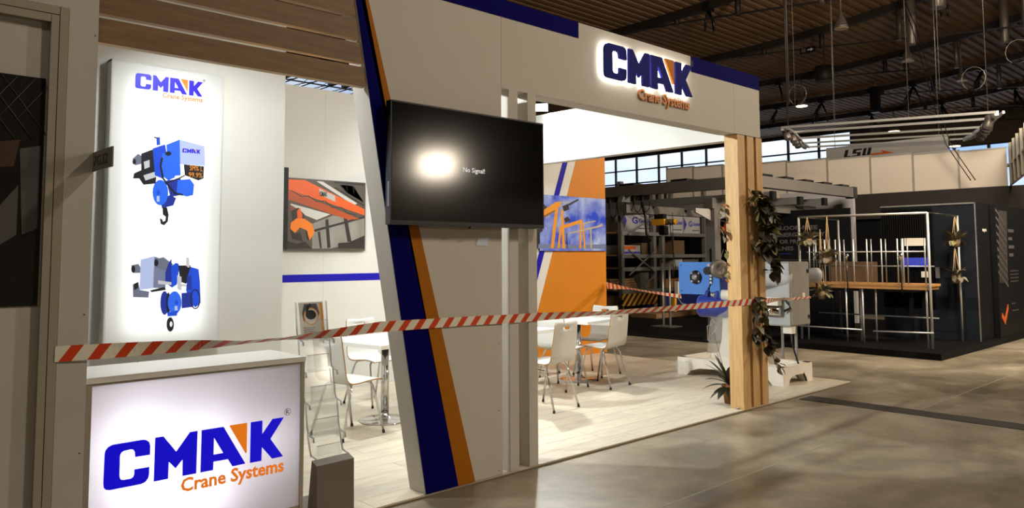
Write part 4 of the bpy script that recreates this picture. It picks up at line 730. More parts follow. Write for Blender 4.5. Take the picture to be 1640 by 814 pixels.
pst = [(.20, .12, .15), (.17, .11, .25), (.12, .10, .45), (.10, .095, .75), (.095, .09, 1.0)]
mb = MB(); cxp, cyp = 8.55, 1.05
for hx, hy, z in pst: mb.v += [(cxp-hx, cyp-hy*1.9, ZB+z), (cxp+hx, cyp-hy*1.9, ZB+z), (cxp+hx, cyp+hy*2.2, ZB+z), (cxp-hx, cyp+hy*2.2, ZB+z)]
for i in range(4):
    for k in range(4): mb.face([4*i+k, 4*i+(k+1) % 4, 4*i+4+(k+1) % 4, 4*i+4+k])
mb.face([0, 1, 2, 3]); mb.face([16, 17, 18, 19])
add('wrapped_post', mb, M['plinth'], pl)
def film(cx, cy, rx, ry, z0, z1, seed, flare=.0):
    rnd = random.Random(seed); mb = MB(); n, mz = 22, 9
    for j in range(mz+1):
        s = j/mz
        for k in range(n):
            t = 2*PI*k/n; q = 1+rnd.uniform(-.08, .08)+flare*(1-s); mb.v.append((cx+rx*q*math.cos(t), cy+ry*q*math.sin(t), z0+(z1-z0)*s+rnd.uniform(-.02, .02)))
    for j in range(mz):
        for k in range(n): mb.face([j*n+k, j*n+(k+1) % n, (j+1)*n+(k+1) % n, (j+1)*n+k])
    return mb
add('stretch_film', film(8.52, 1.18, .15, .24, ZB+.25, ZB+.95, 3, .35), M['film'], pl)
add('foot_film', film(8.24, 1.70, .085, .11, ZB+.01, ZB+.17, 5), M['film'], pl)
for pts in ([(8.40, 1.34, .90), (8.36, 1.42, .80), (8.38, 1.33, .66), (8.35, 1.42, .62), (8.36, 1.42, .45), (8.42, 1.36, .35)], [(8.42, 1.30, .94), (8.37, 1.38, .86), (8.42, 1.26, .70), (8.36, 1.36, .52)]):
    add('film_fold', MB().tube(pts, .008, 6), M['film'], pl)

eh = thing('electric_hoist', 'blue and grey wire rope hoist unit on the white plinth', 'hoist', (8.55, 1.05, 1.02))
HX = 8.42
pm = MB().rbox(HX-.016, HX, 1.33, 1.86, 1.00, 1.405, .02, axis='x'); add('blue_plate', pm, M['hoistblue'], eh)
add('blue_body', MB().box(HX, HX+.34, 1.36, 1.83, 1.01, 1.395), M['hoistdark'], eh)
add('hub_flange', MB().lathe([(.085, 0), (.085, .014), (.06, .02), (.055, .03)], (HX-.017, 1.60, 1.215), (-1, 0, 0), 24), M['black'], eh)
hb = add('hub', MB().lathe([(.04, .02), (.04, .045), (.02, .055)], (HX-.017, 1.60, 1.215), (-1, 0, 0), 16), M['steel'], eh)
for k in range(4):
    t = PI/4+k*PI/2; add('bolt', MB().lathe([(.016, .012), (.016, .024), (.008, .028)], (HX-.017, 1.60+.072*math.cos(t), 1.215+.072*math.sin(t)), (-1, 0, 0), 8), M['chrome'], eh)
for yy, zz in ((1.82, 1.365), (1.82, 1.04), (1.40, 1.04)): add('bolt', MB().lathe([(.010, 0), (.010, .006)], (HX-.017, yy, zz), (-1, 0, 0), 8), M['hoistdark'], eh)
# bracket with ears
add('bracket_plate', MB().rbox(HX-.06, HX-.035, 1.24, 1.375, .96, 1.37, .02, axis='x'), M['hoistblue'], eh)
for yy in (1.41, 1.275): add('shaft_ear', MB().lathe([(.055, -.02), (.055, .02)], (HX-.04, yy, 1.005), (0, 1, 0), 18), M['hoistdark'], eh)
add('spacer_roller', MB().cyl((HX-.04, 1.39, 1.005), (HX-.04, 1.30, 1.005), .038, 16), M['chrome'], eh)
add('white_shaft', MB().cyl((HX-.02, 1.235, 1.005), (HX+.1, .80, 1.005), .062, 20), M['plinth'], eh)
add('brake_disc', MB().lathe([(.10, -.035), (.112, -.025), (.112, .03), (.09, .045), (.05, .045), (.045, .03), (.02, .03)], (HX-.09, 1.225, 1.325), (-.5, -.86, 0), 26), M['lampgrey'], eh)
add('brake_hub', MB().lathe([(.05, 0), (.05, .05)], (HX-.10, 1.36, 1.30), (-1, 0, 0), 14), M['black'], eh)
for zz in (1.155, 1.20, 1.24): add('bracket_bolt', MB().lathe([(.016, 0), (.016, .03)], (HX-.06, 1.345, zz), (-1, 0, 0), 8), M['chrome'], eh)
for yy, zz in ((1.375, 1.37), (1.25, 1.385)): add('bracket_bolt', MB().lathe([(.022, 0), (.022, .03)], (HX-.05, yy, zz), (-1, 0, 0), 8), M['chrome'], eh)
add('hoist_cable', MB().tube([(HX-.03, 1.42, 1.07), (HX-.06, 1.37, 1.12), (HX-.07, 1.36, 1.25), (HX-.07, 1.33, 1.37), (HX-.05, 1.24, 1.41), (HX+.0, 1.12, 1.385), (HX+.1, 1.02, 1.26)], .010, 8), M['kraft'], eh)
add('side_frame', MB().box(HX+.02, HX+.30, 1.00, 1.24, 1.24, 1.40), M['hoistdark'], eh)
add('blue_motor', MB().lathe([(.05, -.23), (.125, -.22), (.135, -.19), (.135, .20), (.12, .22)], (HX+.02, 1.33, .86), (0.35, -.94, 0), 24), M['hoistdark'], eh)
add('motor_vent', MB().lathe([(.10, .236), (.105, .23), (.085, .225), (.03, .24)], (HX+.02, 1.33, .86), (-.35, .94, 0), 20), M['hoistblue'], eh)
add('motor_cable', MB().tube([(HX, 1.40, .80), (HX, 1.32, .745), (HX, 1.2, .74), (HX, 1.10, .78)], .012, 8), M['kraft'], eh)
add('loose_cable', MB().tube([(HX-.02, 1.85, 1.02), (HX-.02, 1.87, .94), (HX-.02, 1.82, .88), (HX-.01, 1.70, .855)], .006, 6), M['alu'], eh)
gx0, gx1, gy0, gy1 = 8.50, 8.965, .405, .78
gb = add('control_box', MB().box(gx0, gx1, gy0, gy1, .665, 1.41), M['hoistgrey'], eh)
add('control_door', MB().box(gx0+.012, gx1-.012, gy0-.012, gy0, .68, 1.40), M['hoistgrey'], gb)
add('type_plate', MB().box(gx0+.03, gx0+.13, gy0-.0135, gy0-.012, 1.20, 1.37), M['alu'], gb); add('warning_plate', MB().box(gx0+.28, gx0+.345, gy0-.0135, gy0-.012, .99, 1.045), M['plinth'], gb)
for zz in (1.30, .76): add('lock', MB().box(gx1-.06, gx1-.02, gy0-.02, gy0-.012, zz-.02, zz+.02), M['black'], gb)
add('lit_side', MB().box(gx0-.002, gx0, gy0+.01, gy1-.01, .68, 1.39), M['motorgrey'], gb)  # paler sheet: the stand light on this face is put into its colour
add('left_motor', MB().lathe([(.03, -.26), (.085, -.25), (.085, .12), (.098, .13), (.098, .2), (.08, .21), (.03, .21)], (gx0-.02, .60, 1.21), (.55, -.83, 0), 22), M['motorgrey'], eh)
add('right_motor', MB().lathe([(.03, -.22), (.08, -.21), (.08, .12), (.092, .13), (.092, .2), (.075, .21), (.03, .21)], (gx1+.08, .50, 1.24), (.9, -.44, 0), 22), M['motorgrey'], eh)
add('motor_grille', MB().lathe([(.07, 0), (.07, .004), (.03, .006)], (gx0-.02+.55*.211, .60-.83*.211, 1.21), (.55, -.83, 0), 16), M['darkgrey'], eh)
add('terminal_box', MB().box(gx0-.11, gx0-.01, .50, .78, .905, 1.00), M['plinth'], eh)
add('lower_shaft', MB().cyl((gx0-.06, .82, .84), (gx0-.06, .50, .84), .05, 16), M['chrome'], eh)
add('side_rope_guide', MB().box(gx1+.01, gx1+.06, .44, .52, .85, 1.05), M['black'], eh)
add('cable_gland', MB().box(gx0+.03, gx0+.12, .41, .52, .58, .665), M['plinth'], eh)
add('control_cable', MB().tube([(gx0+.08, .45, .58), (gx0+.09, .44, .45), (gx0+.13, .40, .25), (gx0+.20, .36, .10), (gx0+.21, .34, FLZ+.012)], .010, 8), M['kraft'], eh)
add('power_cable', MB().tube([(gx0-.01, .48, .99), (gx0-.02, .43, .94), (gx0-.01, .40, .88), (gx0-.05, .46, .84)], .014, 8), M['kraft'], eh)
for a, b in ((gx1-.15, .50), (gx1-.02, .74)): add('support_leg', MB().box(a, a+.025, b, b+.025, ZB+.20, .665), M['steel'], eh)

# ================================================================== FLOODLIGHTS ON THE STAND
for i, (p, tgt, pw) in enumerate(STAND_LAMPS):
    lab = ('glaring floodlight on top of the side panel beside the white posts', 'floodlight hidden behind the lintel', 'floodlight behind the oak slats over the counter', 'floodlight on top of the store room wall')[i]
    fl_ = thing('floodlight', lab, 'floodlight', p); d = (Vector(tgt)-Vector(p)).normalized()
    q = d.to_track_quat('-Z', 'Y').to_matrix()
    def loc_box(x0, x1, y0, y1, z0, z1):
        b = MB().box(x0, x1, y0, y1, z0, z1); b.v = [tuple(q @ Vector(v)+Vector(p)) for v in b.v]; return b
    add('housing', loc_box(-.085, .085, -.06, .06, 0.004, .05), M['black'], fl_)
    add('lens', loc_box(-.08, .08, -.055, .055, 0, .003), M['floodface'], fl_)
    base = Vector(p)+q @ Vector((0, 0, .045))
    arm = ([base, (7.08, 2.95, 3.40), (7.12, 2.95, 3.35), (7.12, 2.95, 3.312)], [base, (5.5, .30, 3.20), (5.5, .172, 3.29)], [base, (1.9, .30, 3.3), (1.9, .20, 3.36), (2.0, .168, 3.36)], [base, (2.72, 1.9, 3.31), (2.69, 1.9, 3.322)])[i]
    if i == 2: arm = [base, (1.9, .35, 3.16), (1.9, .06, 3.16)]
    add('arm', MB().tube(arm, .010, 6), M['darkgrey'], fl_)
    area('floodlight_beam', Vector(p)+d*.012, tgt, .16, pw, WHITE, fl_, sizey=.11, spread=2.4)

tg = thing('dry_twigs', 'thin dark twigs poking out between the white posts', 'plant', (4.15, .55, FLZ))
add('twig', MB().tube([(4.10, .52, FLZ), (4.12, .46, .45), (4.20, .40, .60), (4.30, .36, .62), (4.38, .34, .60)], .004, 5), M['soil'], tg)
add('twig', MB().tube([(4.10, .52, FLZ), (4.14, .44, .40), (4.17, .40, .50), (4.24, .38, .51)], .004, 5), M['soil'], tg)
add('twig', MB().tube([(4.12, .47, .42), (4.15, .42, .58), (4.22, .40, .66)], .006, 5), M['soil'], tg)

# ================================================================== ROOF THINGS
def pendant(x, y, z, lit, label, r=.20):
    t = thing('pendant_lamp', label, 'lamp', (x, y, z), group='bell shaped hall lamps under the roof')
    add('shade', MB().lathe([(r*1.05, 0), (r*1.0, .06), (r*.72, .22), (r*.35, .36), (r*.28, .46), (r*.2, .48)], (x, y, z), n=20), M['lampgrey'], t)
    add('lens', MB().lathe([(r*.98, -.02), (r*1.0, -.004)], (x, y, z), n=20), M['lampon' if lit else 'lampoff'], t)
    add('hanger', MB().cyl((x, y, z+.46), (x, y, roof_z(y)-.02), .03, 8), M['lampgrey'], t)
    if lit: area('lamp_light', (x, y, z-.03), (x, y, 0), r*1.6, 130, WARM, t)
pendant(22.32, 5.66, 8.1, False, 'unlit bell lamp highest in the picture, under the brown roof')
pendant(27.86, 5.80, 8.1, False, 'unlit bell lamp in the row between two others')
pendant(32.6, 5.55, 8.1, False, 'unlit bell lamp above the far end of the white frame', .19)
pendant(33.12, 12.21, 8.15, True, 'lit bell lamp glowing above the white frame corner', .24)
pendant(43.85, 12.26, 8.15, True, 'lit bell lamp seen between the bars of the white frame', .28)
pendant(54.61*.88, 12.35*.88-.3, 7.55, True, 'lit bell lamp low above the white partition wall', .28)
for i, (p, tgt, pw) in enumerate(OFFVIEW_LAMPS):
    t = thing('offview_lamp', ('floodlamp across the aisle aimed at the stand', 'added unseen lamp over the far aisle', 'added unseen lamp over the aisle in front of the stand', 'added unseen lamp lighting the white partition wall', 'added unseen lamp over the aisle end')[i], 'lamp', p)
    x, y, z = p
    add('shade', MB().lathe([(.6, .12), (.6, .2), (.4, .36), (.08, .45)], p, n=20), M['lampgrey'], t)
    add('hanger', MB().cyl((x, y, z+.4), (x, y, roof_z(y)), .03, 8), M['lampgrey'], t)
    area('lamp_light', (x, y, z), tgt, (.8, .6, .6, 1.4, .6)[i], pw, WARM, t)
def strap(x, y, z, n, L_, label):
    t = thing('cable_bundle', label, 'cable', (x, y, z), group='black strap and cable bundles hanging from the roof beams'); rnd = random.Random(int(x*100))
    add('clamp', MB().box(x-.16, x+.16, y-.12, y+.12, z-.05, z+.22), M['black'], t)
    for k in range(n):
        a = rnd.uniform(-.45, .45); b = rnd.uniform(-.6, .6); l = L_*rnd.uniform(.6, 1)
        add('strap', MB().tube([(x, y, z), (x+a*.5*l, y+b*.5*l, z-.55*l), (x+a*.55*l, y+b*.6*l, z-l)], [.05, .045, .03], 5), M['black'], t)
def on_beam(xb, y): return (xb, y, roof_z(y)-.32)
STRAPS = ((21.2, 4.9, 3, .9), (21.2, 9.4, 3, .9), (26.9, 4.4, 3, .9), (26.9, 2.1, 4, 1.0), (32.6, 13.0, 3, 1.0), (26.9, 13.6, 2, .9), (32.6, 7.6, 4, .9), (32.6, 3.2, 3, 1.0), (38.1, 13.6, 6, 1.2), (38.1, 9.2, 6, 1.2), (38.1, 6.3, 5, 1.1), (43.8, 13.4, 6, 1.1), (43.8, 9.8, 5, 1.1), (38.1, 16.0, 5, 1.1), (43.8, 6.5, 4, 1.3), (32.6, 17.0, 4, 1.0))
for xb, y, n, l in STRAPS:
    row = sorted(q[1] for q in STRAPS if q[0] == xb)
    strap(*on_beam(xb, y), n, l, 'black strap bundle on the %s roof beam, %s from the picture edge' % ({21.2: 'topmost', 26.9: 'second highest', 32.6: 'third highest', 38.1: 'fourth highest', 43.8: 'lowest'}[xb], ('first', 'second', 'third', 'fourth')[row.index(y)]))
def hung(name, lab, cat, x, y, z0, z1, r, m_='lampgrey', n=14):
    t = thing(name, lab, cat, (x, y, z0)); add('body', MB().lathe([(r*.9, 0), (r, .02), (r, z1-z0)], (x, y, z0), n=n), M[m_], t); add('hanger', MB().cyl((x, y, z1), (x, y, roof_z(y)), .02, 6), M['beam'], t); return t
hung('roof_fan_pipe', 'thick grey pipe end at the top edge beneath the roof', 'pipe', 24.2, 3.63, 8.62, 9.6, .22)
hung('roof_pipe', 'slim vertical grey pipe hanging at the top right of the roof', 'pipe', 27.9, 2.9, 8.15, 10.4, .13)
hung('roof_pipe', 'slim vertical grey pipe hanging under the second roof beam', 'pipe', 24.4, 4.45, 7.75, 9.9, .13)
hung('roof_speaker_drum', 'round dark drum hanging under the roof left of the lamps', 'loudspeaker', 29.9, 9.65, 8.35, 8.95, .36, 'beam')
sp = thing('line_speaker', 'long black speaker box hanging from the roof in mid air', 'loudspeaker', (36.5, 10.3, 8.2)); add('cabinet', MB().box(36.35, 36.7, 10.15, 10.5, 8.0, 9.2), M['black'], sp); add('hanger', MB().cyl((36.5, 10.3, 9.2), (36.5, 10.3, 9.5), .05, 8), M['steel'], sp)
es = thing('exit_sign', 'small dark exit arrow sign hanging from a roof rod', 'sign', (26.2, 8.5, 8.7))
add('plate', MB().box(26.2, 26.24, 8.28, 8.84, 8.62, 8.84), M['black'], es)
mb = MB(); mb.v = [(26.19, y, z) for y, z in ((8.56, 8.71), (8.56, 8.75), (8.44, 8.75), (8.44, 8.79), (8.33, 8.73), (8.44, 8.67), (8.44, 8.71))]; mb.face(list(range(7))); add('arrow', mb, M['whitetext'], es, recalc=False)
add('pictogram', MB().box(26.185, 26.2, 8.62, 8.78, 8.66, 8.80), M['postergrey'], es)
es_h = MB().cyl((26.22, 8.4, 8.84), (26.22, 8.4, roof_z(8.4)), .008, 5).cyl((26.22, 8.7, 8.84), (26.22, 8.7, roof_z(8.7)), .008, 5); add('hanger', es_h, M['beam'], es)

# (white hanging frame) with its spotlights
hf = thing('hanging_truss_frame', 'white aluminium ladder frame hanging above the white partition wall', 'frame', (19.6, 3.7, 4.45))
FZ = 4.44
rails = [(17.5, .55, 5.09, .05), (18.4, .93, 5.36, .05), (19.7, 1.42, 5.85, .05), (20.8, 1.90, 6.29, .045), (21.8, 2.40, 6.61, .045)]
tilt = lambda y: FZ+(y-3)*.055
for x, y0, y1, h in rails: add('rail', MB().bar((x, y0, tilt(y0)), (x, y1, tilt(y1)), .06, h), M['alub'], hf)
for k in (0, 1):
    mb = MB()
    for (xa, a0, a1, _), (xb, b0, b1, _) in zip(rails, rails[1:]):
        pa = (xa, (a0, a1)[k], tilt((a0, a1)[k])-.02); pb = (xb, (b0, b1)[k], tilt((b0, b1)[k])-.02); mb.bar(pa, pb, .07, .09)
        mb.bar((pa[0], pa[1]-.12, pa[2]), (pb[0], pb[1]-.12, pb[2]), .04, .05)
    add('end_rail', mb, M['alub'], hf)
for y in (.7, 2.2, 3.8, 4.95): add('wire', MB().cyl((17.5, y, tilt(y)), (17.5, y, roof_z(y)), .005 if y != 4.95 else .02, 5), M['lampgrey' if y != 4.95 else 'beam'], hf)
for k, (x, y) in enumerate(((17.9, 5.15), (18.5, 5.30), (19.1, 5.55), (19.7, 5.78), (18.0, .86), (18.5, 1.0), (19.0, 1.18), (19.6, 1.40), (20.2, 1.62))):
    t = thing('truss_spotlight', 'grey spotlight on the white frame\'s %s end, %s from its front rail' % (('column', 'partition')[k > 3], ('first', 'second', 'third', 'fourth', 'first', 'second', 'third', 'fourth', 'last')[k]), 'spotlight', (x, y, 4.2), group='spotlights on the white frame')
    zc = tilt(y)-.25
    add('barrel', MB().lathe([(.07, 0), (.09, .02), (.09, .24), (.06, .28)], (x, y, zc), (.15, .35 if k < 4 else -.2, 1), 14), M['lampgrey'], t); add('yoke', MB().cyl((x, y, zc+.24), (x, y, tilt(y)-.02), .02, 6), M['black'], t)
for k, (x, y, z) in enumerate(((17.5, 4.9, 5.3), (17.5, 1.15, 5.05), (17.5, .35, 5.45))):
    pts = [(x, y+.22*math.cos(t*PI/6)-.22, z+.24*math.sin(t*PI/6)) for t in range(-2, 10)]
    tag(add('cable_loop', MB().tube(pts, .006, 6), M['lampgrey']), ('thin pale cable loop above the near corner of the white frame', 'thin pale cable loop above the middle of the frame end', 'pale cable loop above the far corner of the white frame')[k], 'cable')
for k, dy in enumerate((0, .09)):
    tag(add('slack_cable', MB().tube([(22, 4.2+dy, 9.7), (20.5, 3.0+dy, 7.2), (19.0, 2.05+dy, 4.7), (18.6, 1.75+dy, 3.9), (18.8, 1.35+dy, 3.08)], .012, 5), M['kraft']), ('slack black cable crossing the white frame, lower one of two', 'slack black cable crossing the white frame, upper one of two')[k], 'cable', 'two slack black cables')
for k, (x, y, z0) in enumerate(((16.0, 4.15, 4.9), (17.2, 4.6, 5.0), (16.5, 1.25, 4.8), (20, .45, 4.6))):
    tag(add('suspension_wire', MB().cyl((x, y, z0-.1), (x, y, roof_z(y)), .005 if k else .022, 5), M['lampgrey'] if k else M['beam']), ('dark vertical suspension rod at the near frame corner' if k == 0 else 'thin suspension wire %s' % ('', 'beside the dark rod', 'near the return partition', 'at the very picture edge')[k]), 'wire', None if k == 0 else 'thin suspension wires')

# banner
bn = thing('hanging_banner', 'grey white fabric banner with LSU letters and orange arrow', 'banner', (21.5, 4.3, 3.6))
add('cloth', MB().box(21.5, 21.52, 2.69, 5.86, 3.55, 4.5), M['fabric'], bn)
def yz_poly(parent, nm, pts, x, m_, lab=None):
    mb = MB(); mb.v = [(x, y, z) for y, z in pts]; mb.face(list(range(len(pts)))); return add(nm, mb, m_, parent, lab, recalc=False)
# wordmark, written from right to left in Y; u runs from 0 (y 5.35) to 1 (y 4.70), slanted
LS = lambda u, v: (5.37-u*.72-.06*v, 4.175+v*.215)
for nm, pts in (('L', [(0, 0), (.27, 0), (.27, .2), (.13, .2), (.13, 1), (0, 1)]), ('S', [(.31, 0), (.63, 0), (.63, .58), (.44, .58), (.44, .8), (.65, .8), (.65, 1), (.31, 1), (.31, .42), (.50, .42), (.50, .2), (.31, .2)]), ('U', [(.70, 0), (1.0, 0), (1.0, 1), (.88, 1), (.88, .2), (.82, .2), (.82, 1), (.70, 1)])):
    mb = MB().prism([(-LS(u, v)[0], LS(u, v)[1]) for u, v in pts], 0, .004); mb.v = [(21.496+d, -x, z) for x, d, z in mb.v]
    add('letter', mb, M['black'], bn, 'letter '+nm)
mb = MB().prism([(-4.66, 4.175), (-4.0, 4.185), (-4.36, 4.30), (-4.30, 4.225), (-4.66, 4.225)], 0, .004); mb.v = [(21.496+d, -x, z) for x, d, z in mb.v]
add('arrow', mb, M['orangecase'], bn, 'orange arrow')
add('cords', MB().cyl((21.5, 2.9, 4.5), (21.5, 2.9, roof_z(3)), .008, 5).cyl((21.5, 5.6, 4.5), (21.5, 5.6, roof_z(5.6)), .008, 5), M['steel'], bn)

# white partition wall on the black stand
pw = thing('partition_wall', 'cream white panel partition wall high above the black stand', 'partition', (19.5, 5, 2.97))
ye = [.90, 1.87, 2.85, 3.84, 4.92, 6.03, 7.02, 7.97, 8.95, 9.9]
for a, b in zip(ye, ye[1:]):
    add('panel', MB().box(19.5, 19.53, a+.02, b-.02, 2.975, 3.80+(a-.9)*.035), M['shellwhite'], pw)
    add('upright', MB().box(19.48, 19.54, b-.02, b+.02, 2.97, 3.83+(b-.9)*.035), M['alu'], pw)
    add('top_rail', MB().box(19.48, 19.54, a+.02, b-.02, 3.80+(a-.9)*.035, 3.835+(a-.9)*.035), M['alub'], pw)
rw = thing('return_partition', 'white partition panels turning toward us at the picture edge', 'partition', (19.0, .5, 2.97))
pA, pB = Vector((19.5, .88)), Vector((16.2, -.25))
for i in range(5):
    a = pA.lerp(pB, i/5); b = pA.lerp(pB, (i+1)/5)
    mb = MB(); zt = 3.84
    mb.v = [(a.x, a.y, 2.97), (b.x, b.y, 2.97), (b.x, b.y, zt), (a.x, a.y, zt), (a.x+.01, a.y-.03, 2.97), (b.x+.01, b.y-.03, 2.97), (b.x+.01, b.y-.03, zt), (a.x+.01, a.y-.03, zt)]
    for q in ((0, 1, 2, 3), (7, 6, 5, 4), (0, 4, 5, 1), (1, 5, 6, 2), (2, 6, 7, 3), (3, 7, 4, 0)): mb.face(list(q))
    add('panel', mb, M['shellwhite'], rw)
    add('upright', MB().bar((b.x, b.y+.02, 2.97), (b.x, b.y+.02, zt), .05, .05), M['alu'], rw)
add('cross_rail', MB().bar((pA.x, pA.y+.02, 3.4), (pB.x, pB.y+.02, 3.4), .04, .04), M['alu'], rw)
tag(add('black_fascia', MB().box(19.40, 19.47, -3.5, 4.35, 2.35, 2.965), M['brownband']), 'dark brown fascia band under the white partition wall', 'fascia')
tag(add('black_back_wall', MB().box(19.55, 19.7, -3.5, 10.2, 0, 2.965), M['blackbooth']), 'black wall beneath the white partition', 'wall')

# ================================================================== BLACK STAND
tag(add('black_stage', MB().box(11.86, 19.3, -.08, 2.2, 0, .095), M['blackmatte']), 'low black stage carrying the aluminium workbench frame', 'stage')
nb = thing('navy_stand_wall', 'tall dark navy wall block behind the workbench with small logo', 'wall', (14, .4, .095))
add('front', MB().box(14.0, 14.06, .02, 1.50, .095, 2.32), M['navybooth'], nb)
add('side', MB().box(14.06, 19.2, .02, .10, .095, 2.32), M['blackmatte'], nb)
add('edge_trim', MB().box(13.985, 14.0, .02, 1.50, 2.30, 2.325).box(13.985, 14.0, .015, .03, .095, 2.325), M['steel'], nb)
add('logo', text_mb('eepos', 14.30, 14.52, 1.86, .06, .015, .002, font_bold=True), M['whitetext'], nb, 'small white word eepos')
for i in range(22): add('rib', MB().box(13.97, 13.998, .66+i*.037, .66+i*.037+.018, .6, 2.27), M['blackmatte'], nb)
# printed side wall
pc_ = thing('printed_side_wall', 'black printed side wall with grey timber frame photo and white text', 'wall', (15.6, .0, .095))
add('board', MB().box(14.75, 19.2, -.06, .018, .0, 2.30), M['blackbooth'], pc_)
rnd = random.Random(5)
for i in range(9):
    z = 2.2-i*.13; add('photo_beam', MB().prism([(14.78, z), (15.3, z-.25), (15.3, z-.20), (14.78, z+.05)], -.066, -.061), M['postergrey'], pc_)
for i in range(7):
    x = 14.80+i*.07; add('photo_post', MB().prism([(x, 1.0), (x+.03, 1.0), (x+.17, 2.22), (x+.13, 2.22)], -.070, -.066), M['posternet'], pc_)
add('photo_chevron', MB().prism([(14.85, .42), (15.0, .30), (15.22, .55), (15.22, .63), (15.0, .40), (14.88, .50)], -.070, -.061), M['orangecase'], pc_)
for i, (z, w_) in enumerate(((1.86, .32), (1.72, .2), (1.58, .3), (1.44, .24), (1.18, .5), (1.12, .48), (1.06, .5), (1.0, .45), (.62, .2), (.5, .4))):
    add('text_line', MB().box(15.45, 15.45+w_, -.066, -.061, z, z+(.055 if i < 4 else .022)), M['postergrey'] if i < 4 else M['posternet'], pc_)

# aluminium workbench frame
wf = thing('workbench_frame', 'aluminium tube workbench frame with wooden shelf on the black stage', 'workbench', (12.6, 1.2, .095))
SX = 12.40; S0, S1 = .205, 2.215; r_ = .022
def rod(nm, a, b, rr=.018, m_='alub', parent=wf): return add(nm, MB().cyl(a, b, rr, 8), M[m_], parent)
for y in (S0, S1): rod('post', (SX, y, .095), (SX, y, 2.11), .019)
rod('top_rail', (SX, S0, 2.105), (SX, S1, 2.115), .018); rod('top_rail', (SX, S0, 2.105), (14.0, S0+.06, 2.11), .014, 'black'); rod('post', (13.9, S0+.05, .095), (13.9, S0+.05, 2.11), .017)
rod('top_rail', (SX, S1, 2.11), (13.9, S1, 2.11), .012, 'black'); rod('post', (13.9, S1, .095), (13.9, S1, 2.11), .02, 'steel')
for y0, y1, x in ((.24, 2.24, SX+.02), ): 
    add('shelf', MB().box(x, x+.45, y0, y1, .955, 1.005), M['worktop'], wf); add('shelf_edge', MB().box(x-.006, x+.44, y0-.03, y1, 1.006, 1.04), M['worktop'], wf)
for i, y in enumerate((.27, .58, .66, .90, 1.12, 1.33, 1.55, 1.62, 1.80, 1.95, 2.06)):
    rod('upright', (SX+.03, y, 1.04), (SX+.03, y, 1.73), .011)
    if i not in (0, 5, 9): rod('upright', (SX+.12, y-.03, 1.04), (SX+.12, y-.03, 1.73), .010, 'steel')
rod('cross_rail', (SX+.03, .27, 1.53), (SX+.03, 2.1, 1.53), .010); rod('cross_rail', (SX+.5, .3, 1.30), (SX+.5, 2.1, 1.30), .01, 'steel')
for y in (.28, 1.16, 1.22, 1.40, 1.48, 2.12): rod('leg', (SX+.05 if y not in (1.40, 1.16) else SX+.4, y, .095), (SX+.05 if y not in (1.40, 1.16) else SX+.4, y, .955), .013)
rod('foot_rail', (SX-.02, 1.22, .31), (SX-.02, 2.32, .31), .012); rod('foot_rail', (SX-.02, .18, .33), (SX-.02, 1.05, .30), .012)
rod('rear_rail', (SX+.6, .3, .5), (SX+.6, 2.2, .5), .012, 'steel')
for k, y in enumerate((.60, 1.42, 1.93)):
    t = thing('microphone_gun', ('hand tool hanging on a cable beside the far upright', 'hand tool hanging on a cable in the middle of the workbench', 'hand tool hanging on a cable behind the hanging plants')[k], 'tool', (SX-.02, y, 1.4))
    add('grip', MB().tube([(SX-.02, y, 1.40), (SX-.03, y+.01, 1.45), (SX-.03, y-.03, 1.49)], [.014, .03, .02], 8), M['chrome'], t); add('cord', MB().cyl((SX-.02, y, .88), (SX-.02, y, 1.40), .010, 6), M['black'], t); add('hook_cord', MB().cyl((SX-.02, y, 1.49), (SX+.02, y, 1.525), .006, 5), M['black'], t)
for nm, lab, y0, y1, z0, z1, m_ in (('notice_board', 'small pale notice sheet behind the workbench uprights', .62, .95, 1.60, 1.73, 'paper'), ('display_screen', 'small blue lit display behind the workbench', .60, .98, 1.24, 1.40, 'screenblue'), ('tag_card', 'small beige card behind the workbench near the shelf', .56, .70, 1.07, 1.17, 'paper'), ('hook_plate', 'pale grey plate behind the workbench upright', .42, .48, 1.06, 1.24, 'postergrey')):
    t = thing(nm, lab, 'sign', (13.95, y0, z0)); add('plate', MB().box(13.93, 13.965, y0*1.0+.15, y1+.15, z0+.03, z1+.03), M[m_], t)
tag(add('brown_crate', MB().box(13.4, 13.9, 1.55, 2.15, .96, 1.36), M['carton']), 'brown crate behind the workbench rods', 'crate'); tag(add('crate_table', MB().box(13.3, 14.0, .75, 2.19, .87, .955), M['blackmatte']), 'black table carrying the brown crate', 'table')
for y in (.8, 2.1): pass
add('table_leg', MB().box(13.35, 13.4, .8, .85, .095, .87).box(13.9, 13.95, 2.1, 2.15, .095, .87).box(13.35, 13.4, 2.1, 2.15, .095, .87).box(13.9, 13.95, .8, .85, .095, .87), M['blackmatte'], bpy.data.objects['crate_table'])

